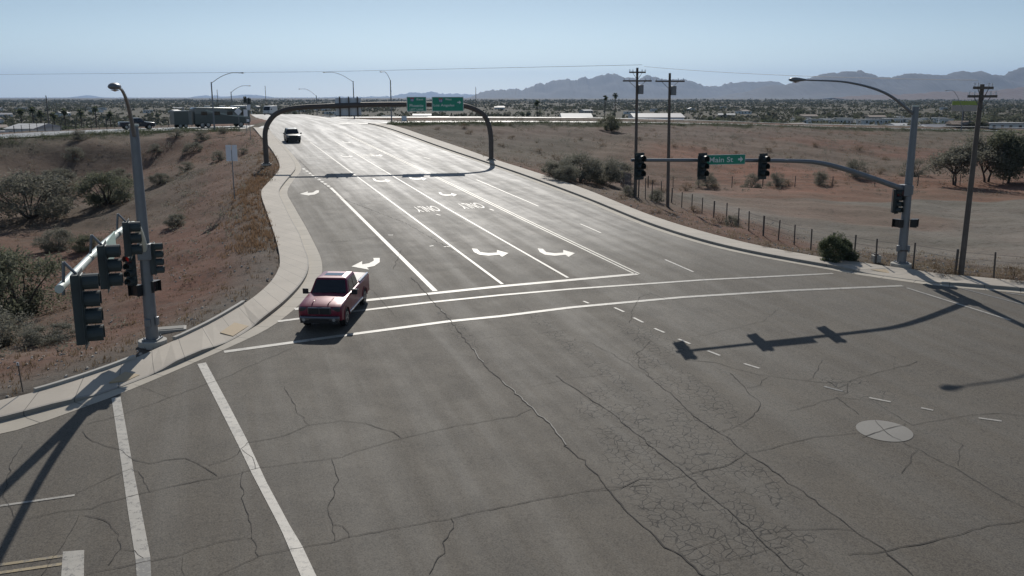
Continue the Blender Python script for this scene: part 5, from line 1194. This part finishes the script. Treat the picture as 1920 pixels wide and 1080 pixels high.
sh(DRY, 1770, 518, 46, 'dead wiry brush at the foot of the leaning utility pole'); sh(DRY, 1900, 527, 56, 'dry brush at the right edge by the sidewalk', hk=.8); sh(SAGE, 1592, 492, 26, 'small pale plant beside the round green bush'); sh(DRY, 1478, 478, 30, 'low dry weeds on the right verge left of the round bush', hk=.6); sh(DRY, 1440, 468, 26, 'low yellowish weeds on the right verge', hk=.5); sh(DRY, 1120, 352, 24, 'dry weeds between the right sidewalk and the hollow', hk=.7); sh(DRY, 1230, 400, 26, 'brown weeds on the right verge below the utility poles', hk=.6); sh(DRY, 1166, 372, 22, 'reddish weeds on the right verge before the chain-link corner', hk=.6)
# trees at the right
def tr(px, py, hpx, seed, name, label, mats, cat='tree', rw=.5, trunks=1, n=6000, ls=.17, base=.25, group=None):
    p = onterr(px, py); h = hpx / FPX * math.hypot(p.x, p.y) / .98; t = tree(seed, h, h * rw, name, mats, n=n, ls=ls, trunks=trunks, base=base); t.location = p; tag(t, label, cat, group); return t
tr(1890, 344, 88, 3, 'palo_verde_tree', 'largest green tree at the far right behind the dirt lot', 'leafg', rw=.62, n=16000, ls=.30, base=.12); tr(1792, 347, 70, 5, 'palo_verde_tree', 'thin-crowned tree with two dark trunks just left of the leaning pole', 'leafs', rw=.62, trunks=2, n=7000, ls=.26, base=.25)
tr(1850, 342, 78, 9, 'mesquite_tree', 'open grey-green tree just right of the leaning pole', 'leafs', rw=.7, trunks=2, n=9000, ls=.28, base=.18); tr(1925, 340, 72, 12, 'mesquite_tree', 'green tree cut by the right edge of the picture', 'leafg', rw=.65, n=9000, ls=.28)
# left bank: large shrubs of the wash
for (x, y, w, l, k, hk) in ((60, 410, 150, 'broad grey-green shrub upper left in the wash', 0, .7), (200, 385, 100, 'dark green shrub in the wash left of the signal pole', 1, .8), (35, 590, 170, 'big olive shrub behind the end of the pale mast arm', 1, .95), (-20, 650, 130, 'brownish shrub cut by the left edge above the sidewalk', 0, .7), (110, 470, 70, 'low grey shrub above the middle of the pale arm', 0, .7), (110, 350, 60, 'small bush high on the left slope below the ramp', 0, .7), (330, 425, 40, 'small sparse bush right of the left signal pole', 0, .8), (225, 345, 44, 'round bush below the dark pickup', 0, .8), (160, 470, 50, 'bush in the wash behind the nearest mast-arm signals', 1, .8), (300, 345, 34, 'small scrub right of the pole under the ramp', 0, .8), (90, 640, 90, 'rusty low brush left of the four-lamp signal', 0, .5)):
    sh(BIGD if k else BIG, x, y, w, l, name='creosote_bush', hk=hk)
for (x, y, w, l) in ((380, 262, 30, 'dark bush below the motorhome'), (330, 256, 24, 'small bush under the street lamp by the motorhome'), (420, 250, 22, 'round bush on the ramp edge below the motorhome front'), (362, 285, 34, 'dark scrub in the shade line below the motorhome'), (290, 285, 26, 'scrub on the slope right of the dark pickup'), (140, 300, 40, 'dark scrub strip under the ramp left of the pole'), (410, 300, 30, 'brown scrub on the upper left bank'), (350, 320, 30, 'grey scrub halfway down the upper left bank'), (455, 290, 22, 'dry scrub beside the post near the left sidewalk'), (150, 262, 30, 'low scrub on the far-left ramp shoulder')): sh(SAGE, x, y, w, l, hk=.7)
sh(BIGD, 1145, 245, 40, 'dark scraggly bush just under the right ramp', name='creosote_bush', hk=1.0)
k = 0
for (x, y, w) in ((1088, 262, 10), (1130, 275, 12), (1200, 262, 10), (960, 262, 14), (880, 252, 16), (1010, 285, 14), (1040, 300, 16), (940, 275, 12), (1380, 290, 12), (1440, 285, 12), (1480, 300, 12), (1530, 275, 12), (1610, 282, 14), (1660, 300, 12), (1560, 320, 14), (1650, 325, 18), (1750, 300, 14), (1265, 275, 10), (1320, 280, 10), (870, 240, 14), (820, 244, 12)):
    sh(DRY, x, y, w * 1.3, 'small scattered dry tuft on the reddish slope below the right ramp', name='dry_tuft', cat='tuft', hk=.8, group='dry tufts scattered on the right slope')
# fine ground cover (nobody could count it): dead grass and weeds along the verges, stones
def scatter(name, n, sampler, maker, mat, label, cat):
    mb = MB(); done = 0
    P = [sampler() for _ in range(n)]; X = np.array([p[0] for p in P]); Y = np.array([p[1] for p in P]); Z = terr(X, Y)
    ins = inside(X, Y, POLY)
    for x, y, z, q in zip(X, Y, Z, ins):
        if q: continue
        maker(mb, x, y, z)
    o = mb.build(name, mat); tag(o, label, cat, kind='stuff'); return o
def near_left(spread, ymin=0, ymax=1e9):
    L = [p for p in oL if ymin < p.y < ymax]
    def f():
        p = rnd.choice(L[1:]); q = rnd.choice([-1, 1]); i = rnd.random(); o = abs(rnd.gauss(0, spread)) + .25
        return (p.x - o + rnd.gauss(0, .7), p.y + rnd.gauss(0, .9) + o * .1)
    return f
def tuft(hh, k=7, w=.02, spread=.12):
    def f(mb, x, y, z):
        s = rnd.uniform(.5, 1.3) * hh
        for _ in range(k):
            a = rnd.uniform(0, 6.28); l = s * rnd.uniform(.6, 1.1); bx, by = x + rnd.gauss(0, spread), y + rnd.gauss(0, spread); ox, oy = math.cos(a) * l * .45, math.sin(a) * l * .45
            px_, py_ = -math.sin(a) * w, math.cos(a) * w; mb.add([(bx - px_, by - py_, z - .02), (bx + px_, by + py_, z - .02), (bx + ox, by + oy, z + l)], [(0, 1, 2)])
    return f
def stone(sz):
    def f(mb, x, y, z):
        s = sz * rnd.uniform(.4, 1.6) ** 1.5; a = rnd.uniform(0, 3); v = [(math.cos(a + t) * s * rnd.uniform(.7, 1.1), math.sin(a + t) * s * rnd.uniform(.7, 1.1)) for t in (0, 1.25, 2.5, 3.77, 5.03)]
        b = [(x + i, y + j, z - .02) for i, j in v]; t = [(x + i * .6, y + j * .6, z + s * rnd.uniform(.5, .8)) for i, j in v]
        mb.add(b + t, [(0, 1, 6, 5), (1, 2, 7, 6), (2, 3, 8, 7), (3, 4, 9, 8), (4, 0, 5, 9), (5, 6, 7, 8, 9)])
    return f
scatter('dry_grass', 1100, near_left(1.3, 52, 110), tuft(.30, 9), M['leafo'], 'rusty dead weeds along the outer edge of the left sidewalk', 'dry grass')
scatter('dry_grass', 1500, near_left(9, 20, 150), tuft(.18, 6), M['leafb'], 'thin dry grass scattered over the left bank', 'dry grass')
def near_right(spread):
    L = [p for p in oR if p.y < 160]
    return lambda: (lambda p, o: (p.x + o * .8 + rnd.gauss(0, .7), p.y + o * .6 + rnd.gauss(0, .7)))(rnd.choice(L[1:]), abs(rnd.gauss(0, spread)) + .3)
scatter('dry_grass', 1700, near_right(5), tuft(.16, 6), M['leaft'], 'straw-coloured weeds on the right verge', 'dry grass')
scatter('loose_stones', 900, near_left(7, 20, 150), stone(.045), M['stone'], 'pale stones strewn on the left bank', 'stones')
scatter('loose_stones', 1200, near_right(6), stone(.05), M['stone'], 'pale stones strewn on the right verge', 'stones')
def slope_r():
    return (rnd.uniform(-5, 110), rnd.uniform(100, 200))
def slope_l(): return (rnd.uniform(-75, -18), rnd.uniform(35, 135))
def scrub(sz):
    def f(mb, x, y, z):
        s = sz * rnd.uniform(.4, 1.4)
        for _ in range(34):
            v = Vector((rnd.gauss(0, .45), rnd.gauss(0, .45), abs(rnd.gauss(0, .4)))) * s; d = Vector((rnd.gauss(0, 1), rnd.gauss(0, 1), rnd.gauss(.4, .8))).normalized(); t = d.cross(Vector((rnd.gauss(0, 1), rnd.gauss(0, 1), rnd.gauss(0, 1)))).normalized(); l = s * .22
            p = Vector((x, y, z)) + v; mb.add([p - t * l * .3, p + d * l, p + t * l * .3], [(0, 1, 2)])
    return f
scatter('low_scrub', 1500, slope_r, scrub(.5), M['leafs'], 'low grey scrub dotted over the slopes right of the highway', 'scrub')
scatter('low_scrub', 700, slope_r, scrub(.5), M['leafb'], 'low brown scrub dotted over the slopes right of the highway', 'scrub')
scatter('low_scrub', 650, slope_l, scrub(.6), M['leafs'], 'low grey scrub dotted over the left bank', 'scrub')
scatter('low_scrub', 500, slope_l, scrub(.5), M['leafb'], 'low brown scrub dotted over the left bank', 'scrub')
def ramp_edge(P, off_, sp):
    Q = [Vector(p[:2]) for p in P]
    def f():
        i = rnd.randrange(len(Q) - 1); q = Q[i].lerp(Q[i + 1], rnd.random()); return (q.x + rnd.gauss(0, 1), q.y - off_ - abs(rnd.gauss(0, sp)))
    return f
scatter('verge_grass', 1700, ramp_edge(RAMP_R[1:8], 5.2, 2.2), scrub(.55), M['leafd'], 'dark green weeds lining the edge of the right ramp', 'grass')
scatter('verge_grass', 900, ramp_edge(rl[2:7], 8, 3), scrub(.55), M['leafd'], 'dark green weeds lining the edge of the left ramp', 'grass')

# ------------------------------------------------------------------ town on the plain beyond the interchange
def simple_tree(seed, mats, h=6, r=3, n=420, ls=.75, base=.12):
    return tree(seed, h, r, 'tmp', mats, n=n, ls=ls, base=base)
TP = [simple_tree(101 + i, ('leafd', 'leafg', 'leafd', 'leafg', 'leafs')[i], r=(3, 3.6, 2.6, 3.4, 3)[i]) for i in range(5)]
used = [False] * 5
tl = ['dark desert tree standing among the houses beyond the interchange', 'olive desert tree standing among the houses beyond the interchange', 'narrow dark tree standing among the houses beyond the interchange', 'broad olive tree standing among the houses beyond the interchange', 'grey-green tree standing among the houses beyond the interchange']
rnd = random.Random(4)
def bandpt(ymin, ymax, x0=-60, x1=1980):
    Y = ymin * (ymax / ymin) ** rnd.random(); px = rnd.uniform(x0, x1); return Vector(((px - 960) / FPX * Y * 1.0, Y, -4))
def zone(p):
    x = 960 + FPX * p.x / (p.y * CT - (p.z - CAMH) * ST); far = 'far ' if p.y > 480 else 'near '
    z = ('left of the motorhome' if x < 360 else 'behind the motorhome and gantry' if x < 620 else 'behind the gantry signs' if x < 930 else 'between the gantry and the utility poles' if x < 1180 else 'right of the utility poles' if x < 1480 else 'under the right street lamp arm' if x < 1690 else 'right of the right signal pole')
    return far, z
def clumpy(p): return mnoise.noise((p.x * .011, p.y * .006, 2.7)) > -.08
for i in range(330):
    p = bandpt(285, 800)
    if i < 90: p = bandpt(285, 420, 1300, 1980) if i % 3 else bandpt(290, 430, -60, 500)
    if i >= 90 and not clumpy(p): continue
    k = rnd.randrange(5); src = TP[k]; o = src if not used[k] else copy_tree(src); used[k] = True
    s = rnd.uniform(.55, 1.15); p.z = tz(p.x, p.y) - .1
    o.location = p; o.rotation_euler = (0, 0, rnd.uniform(0, 6)); o.scale = (s, s, s * rnd.uniform(.8, 1.1)); o.name = 'desert_tree'; fz = zone(p); tag(o, fz[0] + tl[k].replace('standing among the houses beyond the interchange', 'among houses ') + fz[1], 'tree', 'trees among the distant houses')
# palms
def palm(p, h, label, group=None):
    root = empty('palm_tree', p, rnd.uniform(0, 6), label, 'palm tree', group); m = MB(); m.tube([(0, 0, -.2), (.1, 0, h * .5), (.05, 0, h)], [.28, .2, .18], 8); m.build('trunk', M['bark'], root); m = MB()
    for k in range(46):
        a = rnd.uniform(0, 6.28); e = rnd.uniform(-1.2, 1.2); L = 1.7; d = Vector((math.cos(a) * math.cos(e), math.sin(a) * math.cos(e), math.sin(e))); s = Vector((-math.sin(a), math.cos(a), 0))
        c = Vector((.05, 0, h)); q1 = c + d * L * .5; q2 = c + d * L - Vector((0, 0, .4)); m.add([c, q1 - s * .35, q2, q1 + s * .35], [(0, 1, 2, 3)])
    m.build('crown', M['leafd'], root)
def pp(px, py, Y): q = atY(px, py, Y); return q
for px, py, Y, l in ((1135, 183, 420, 'tall palm tree against the mountains left of the tallest utility pole'), (1154, 178, 420, 'taller of the two palms against the mountains'), (1007, 192, 400, 'palm with shaggy head right of the gantry')):
    q = pp(px, py, Y); palm(Vector((q.x, Y, -4)), q.z + 4, l)
for px, py, Y in ((38, 208, 330), (60, 205, 350), (120, 208, 330), (178, 204, 330), (75, 212, 320), (100, 215, 320), (150, 210, 330), (205, 214, 330)):
    q = pp(px, py, Y); palm(Vector((q.x, Y, -4)), q.z + 4, 'palm tree in the grove behind the far-left ramp', 'palms behind the far-left ramp')
# houses, mobile homes and parked recreational vehicles
def house(w, d, h, wall, roof, gable=True):
    root = empty('house', (0, 0, 0)); m = MB(); m.box((0, 0, h / 2), (w, d, h)); m.build('wall', M[wall], root)
    m = MB()
    if gable: m.prism([(-d / 2 - .3, h), (d / 2 + .3, h), (0, h + 1.1)], -w / 2 - .3, w / 2 + .3, plane='yz')
    else: m.box((0, 0, h + .12), (w + .5, d + .5, .24))
    m.build('roof', M[roof], root)
    for x in (-w * .3, 0.1 * w, w * .33): m = MB(); m.box((x, -d / 2 - .02, h * .58), (1.0, .06, .9)); m.build('window', M['glass'], root)
    m = MB(); m.box((-w * .1, -d / 2 - .02, 1.0), (.9, .06, 2.0)); m.build('door', M['roofb'], root)
    return root
HP = [(house(12, 7, 2.6, 'stucco', 'roofw'), 'low house with a white roof among trees beyond the interchange'), (house(14, 5, 2.5, 'whitep', 'roofw', False), 'long white mobile home among trees beyond the interchange'), (house(11, 8, 2.7, 'stucco', 'roofb'), 'tan-roofed house among trees beyond the interchange'), (house(9, 2.6, 2.8, 'whitep', 'roofw', False), 'white parked recreational trailer among trees beyond the interchange'), (house(13, 7, 2.6, 'whitep', 'roofg'), 'grey-roofed house among trees beyond the interchange')]
uh = [False] * 5
for i in range(190):
    k = rnd.randrange(5); src, l = HP[k]; o = src if not uh[k] else copy_tree(src); uh[k] = True
    p = bandpt(310, 1300, -60, 1980) if i > 24 else bandpt(290, 360, 1450, 1990)
    if i > 24 and clumpy(p): continue
    if 21 < i <= 24: p = bandpt(300, 340, 0, 300)
    o.location = (p.x, p.y, tz(p.x, p.y)); o.rotation_euler = (0, 0, rnd.choice((0, .1, 1.5, -.2, .7))); o.name = 'house'; fz = zone(Vector((p.x, p.y, -4))); tag(o, fz[0] + l.replace('among trees beyond the interchange', '') + fz[1], 'house', 'distant houses beyond the interchange')
for (x0, x1, Y, n, lab) in ((1480, 1770, 520, 26, 'white trailer in the long row far under the right street lamp arm'), (0, 330, 300, 12, 'white trailer parked behind the far-left ramp'), (960, 1170, 330, 8, 'white trailer between the gantry and the utility poles')):
    for i in range(n):
        px = x0 + (x1 - x0) * (i + rnd.uniform(.1, .9)) / n; yy = Y * rnd.uniform(.97, 1.08); xx = (px - 960) / FPX * yy; o = copy_tree(HP[3][0]); o.location = (xx, yy, tz(xx, yy)); o.rotation_euler = (0, 0, rnd.uniform(-.2, .2)); k_ = rnd.uniform(.8, 1.2); o.scale = (k_, 1, rnd.uniform(.9, 1.15)); o.name = 'trailer'
        tag(o, lab, 'trailer', lab + 's')
# recognisable far buildings
def shed(px0, px1, pyt, Y, label, roof='roofg', wall='alu'):
    a, b = atY(px0, pyt, Y), atY(px1, pyt, Y); w = b.x - a.x; g = tz((a.x + b.x) / 2, Y); h = a.z - g; root = empty('warehouse', ((a.x + b.x) / 2, Y + 8, g), 0, label, 'warehouse')
    m = MB(); m.box((0, 0, (h - 1.2) / 2), (w, 16, h - 1.2)); m.build('wall', M[wall], root); m = MB(); m.prism([(-8.4, h - 1.2), (8.4, h - 1.2), (0, h)], -w / 2 - .4, w / 2 + .4, plane='yz'); m.build('roof', M[roof], root)
    for t in (-.3, 0, .3): m = MB(); m.box((w * t, -8.03, (h - 1.2) * .4), (w * .12, .08, (h - 1.2) * .75)); m.build('door', M['roofb'], root)
shed(1190, 1283, 213, 300, 'long grey metal shed behind the right ramp at the utility poles'); shed(1055, 1110, 213, 310, 'white-roofed shed left of the long grey shed', 'roofw', 'whitep'); shed(1690, 1740, 232, 300, 'low pale shed behind the right signal pole', 'roofw', 'whitep'); shed(8, 60, 233, 250, 'pale flat building at the far left behind the ramp', 'roofw', 'whitep')
# billboard
q0, q1 = atY(1785, 207, 300), atY(1832, 207, 300); bt = atY(1808, 192, 300); g = tz(q0.x, 300)
root = empty('billboard', (bt.x, 300, g), 0, 'far billboard with a lime-green top beside the leaning utility pole', 'billboard')
m = MB(); m.tube([(0, 0, -.2), (0, 0, bt.z - g)], .35, 10); m.build('post', M['darkst'], root); m = MB(); m.box((0, -.5, bt.z - g - .2), (q1.x - q0.x, .3, 1.3)); m.build('panel', M['lime'], root); m = MB(); m.box((0, -.5, bt.z - g - 1.9), (q1.x - q0.x, .3, 1.9)); m.build('panel', M['stucco'], root)
# far scrub covering the plain
def far_pt():
    Y = 320 * (4500 / 320) ** (rnd.random() ** .8); return ((rnd.uniform(-100, 2020) - 960) / FPX * Y, Y)
mb = MB(); P = [far_pt() for _ in range(14000)]
for x, y in P:
    if mnoise.noise((x * .006, y * .003, 8.1)) < -.12 and rnd.random() < .8: continue
    s = rnd.uniform(.9, 2.6) * (1 + y / 1700); z0 = -4.1 if y > 460 else tz(x, y)
    for _ in range(9):
        px_, py_, pz_ = x + rnd.gauss(0, .8) * s, y + rnd.gauss(0, .8) * s, z0 + abs(rnd.gauss(0, .28)) * s; L = s * rnd.uniform(.4, .8)
        d = Vector((rnd.gauss(0, 1), rnd.gauss(0, 1), rnd.gauss(.3, .5))).normalized() * L; t = d.cross(Vector((rnd.gauss(0, 1), rnd.gauss(0, 1), rnd.gauss(0, 1)))).normalized() * L * .5; c_ = Vector((px_, py_, pz_))
        mb.add([c_ - t, c_ + t, c_ + d + t * .6, c_ + d - t * .6], [(0, 1, 2, 3)])
o = mb.build('desert_scrub', leaf_mat('far_scrub', (.045, .052, .034), (.085, .085, .06), .45)); tag(o, 'far-off desert scrub and trees covering the plain to the foot of the mountains', 'scrub', kind='stuff')

# ------------------------------------------------------------------ mountains
def ridge(name, prof, D, depth, mat, seed, foot=-10, rough=.30):
    """ridge line through the photo's skyline at its real distance, with eroded flanks front and back"""
    xs = [p[0] for p in prof]; nxx = 420; nyy = 26; mb = MB(); vs = []
    for i in range(nxx):
        px = xs[0] + (xs[-1] - xs[0]) * i / (nxx - 1); py = np.interp(px, xs, [p[1] for p in prof]); py += 5.5 * (abs(mnoise.fractal((px * .07, seed, 0), .8, 2.3, 4)) - .25); c = atY(px, py, D); top = max(c.z, foot + 5)
        for j in range(nyy):
            t = j / (nyy - 1) * 2 - 1; y = D + t * depth; x = c.x * (y / D) ** .3; k = (1 - abs(t)) ** 1.25
            nz = mnoise.fractal((x / (depth * .28) + seed, y / (depth * .45), seed), .9, 2.1, 6) 
            vs.append((x, y + nz * depth * .05, foot + (top - foot) * max(0, k * (1 + rough * 3.2 * nz * (1 - k)))))
    fs = [(i * nyy + j, (i + 1) * nyy + j, (i + 1) * nyy + j + 1, i * nyy + j + 1) for i in range(nxx - 1) for j in range(nyy - 1)]
    mb.add(vs, fs); o = mb.build(name, mat, smooth=True, recalc=True); tag(o, kind='structure'); return o
rock = simple('mountain_rock', (.055, .047, .045), .95, var=.35, scale=.004); rockb = simple('brown_hill_rock', (.085, .048, .040), .95, var=.3, scale=.01)
ridge('mountains', [(880, 184), (900, 173), (918, 168), (935, 167), (950, 168), (962, 164), (975, 167), (988, 161), (1000, 159), (1012, 155), (1022, 157), (1032, 152), (1048, 149), (1065, 147), (1080, 148), (1097, 142), (1108, 146), (1125, 139), (1145, 135), (1165, 138), (1180, 144), (1200, 147), (1215, 139), (1230, 144), (1252, 148), (1280, 147), (1300, 153), (1320, 159), (1345, 160), (1365, 154), (1390, 152), (1420, 153), (1455, 152), (1475, 160), (1500, 172), (1530, 184)], 15000, 2200, rock, 3.3)
ridge('mountains', [(1340, 186), (1400, 172), (1440, 161), (1478, 158), (1500, 152), (1520, 146), (1540, 138), (1565, 134), (1585, 133), (1600, 132), (1615, 129), (1628, 136), (1645, 142), (1665, 143), (1685, 139), (1700, 135), (1720, 136), (1740, 138), (1762, 140), (1785, 137), (1805, 132), (1820, 134), (1838, 132), (1855, 138), (1870, 139), (1890, 133), (1905, 127), (1930, 120), (1980, 112), (2060, 125)], 11500, 1900, rock, 7.7)
ridge('hills', [(1560, 183), (1620, 179), (1680, 177), (1720, 175), (1750, 172), (1775, 171), (1800, 172), (1830, 174), (1860, 171), (1890, 167), (1920, 163), (1980, 158), (2060, 165)], 6500, 900, rockb, 1.7, rough=.08)
ridge('mountains', [(120, 188), (140, 185), (153, 182), (163, 179), (172, 183), (200, 186), (250, 184), (280, 186), (360, 186), (375, 181), (388, 179), (395, 183), (404, 179), (412, 183), (425, 182), (450, 179), (465, 178), (490, 179), (505, 183), (540, 186), (600, 184), (640, 182), (680, 182), (735, 181), (755, 176), (775, 173), (790, 175), (808, 172), (830, 175), (860, 176), (890, 178), (930, 183), (960, 187)], 33000, 2500, rock, 5.1)
# ------------------------------------------------------------------ desert haze
m = MB(); x0, x1, y0, y1, z0, z1 = -41000, 41000, -900, 41000, -12, 1100
m.box(((x0 + x1) / 2, (y0 + y1) / 2, (z0 + z1) / 2), (x1 - x0, y1 - y0, z1 - z0))
hm = bpy.data.materials.new('air_haze'); hm.use_nodes = True; nt = hm.node_tree; nt.nodes.remove(nt.nodes['Principled BSDF'])
pv = nt.nodes.new('ShaderNodeVolumePrincipled'); pv.inputs['Color'].default_value = (.47, .67, 1, 1); pv.inputs['Density'].default_value = 3.6e-5; pv.inputs['Anisotropy'].default_value = .2
nt.links.new(pv.outputs[0], nt.nodes['Material Output'].inputs['Volume'])
tag(m.build('haze', hm), kind='stuff', label='pale desert haze in the air over the plain', cat='haze')
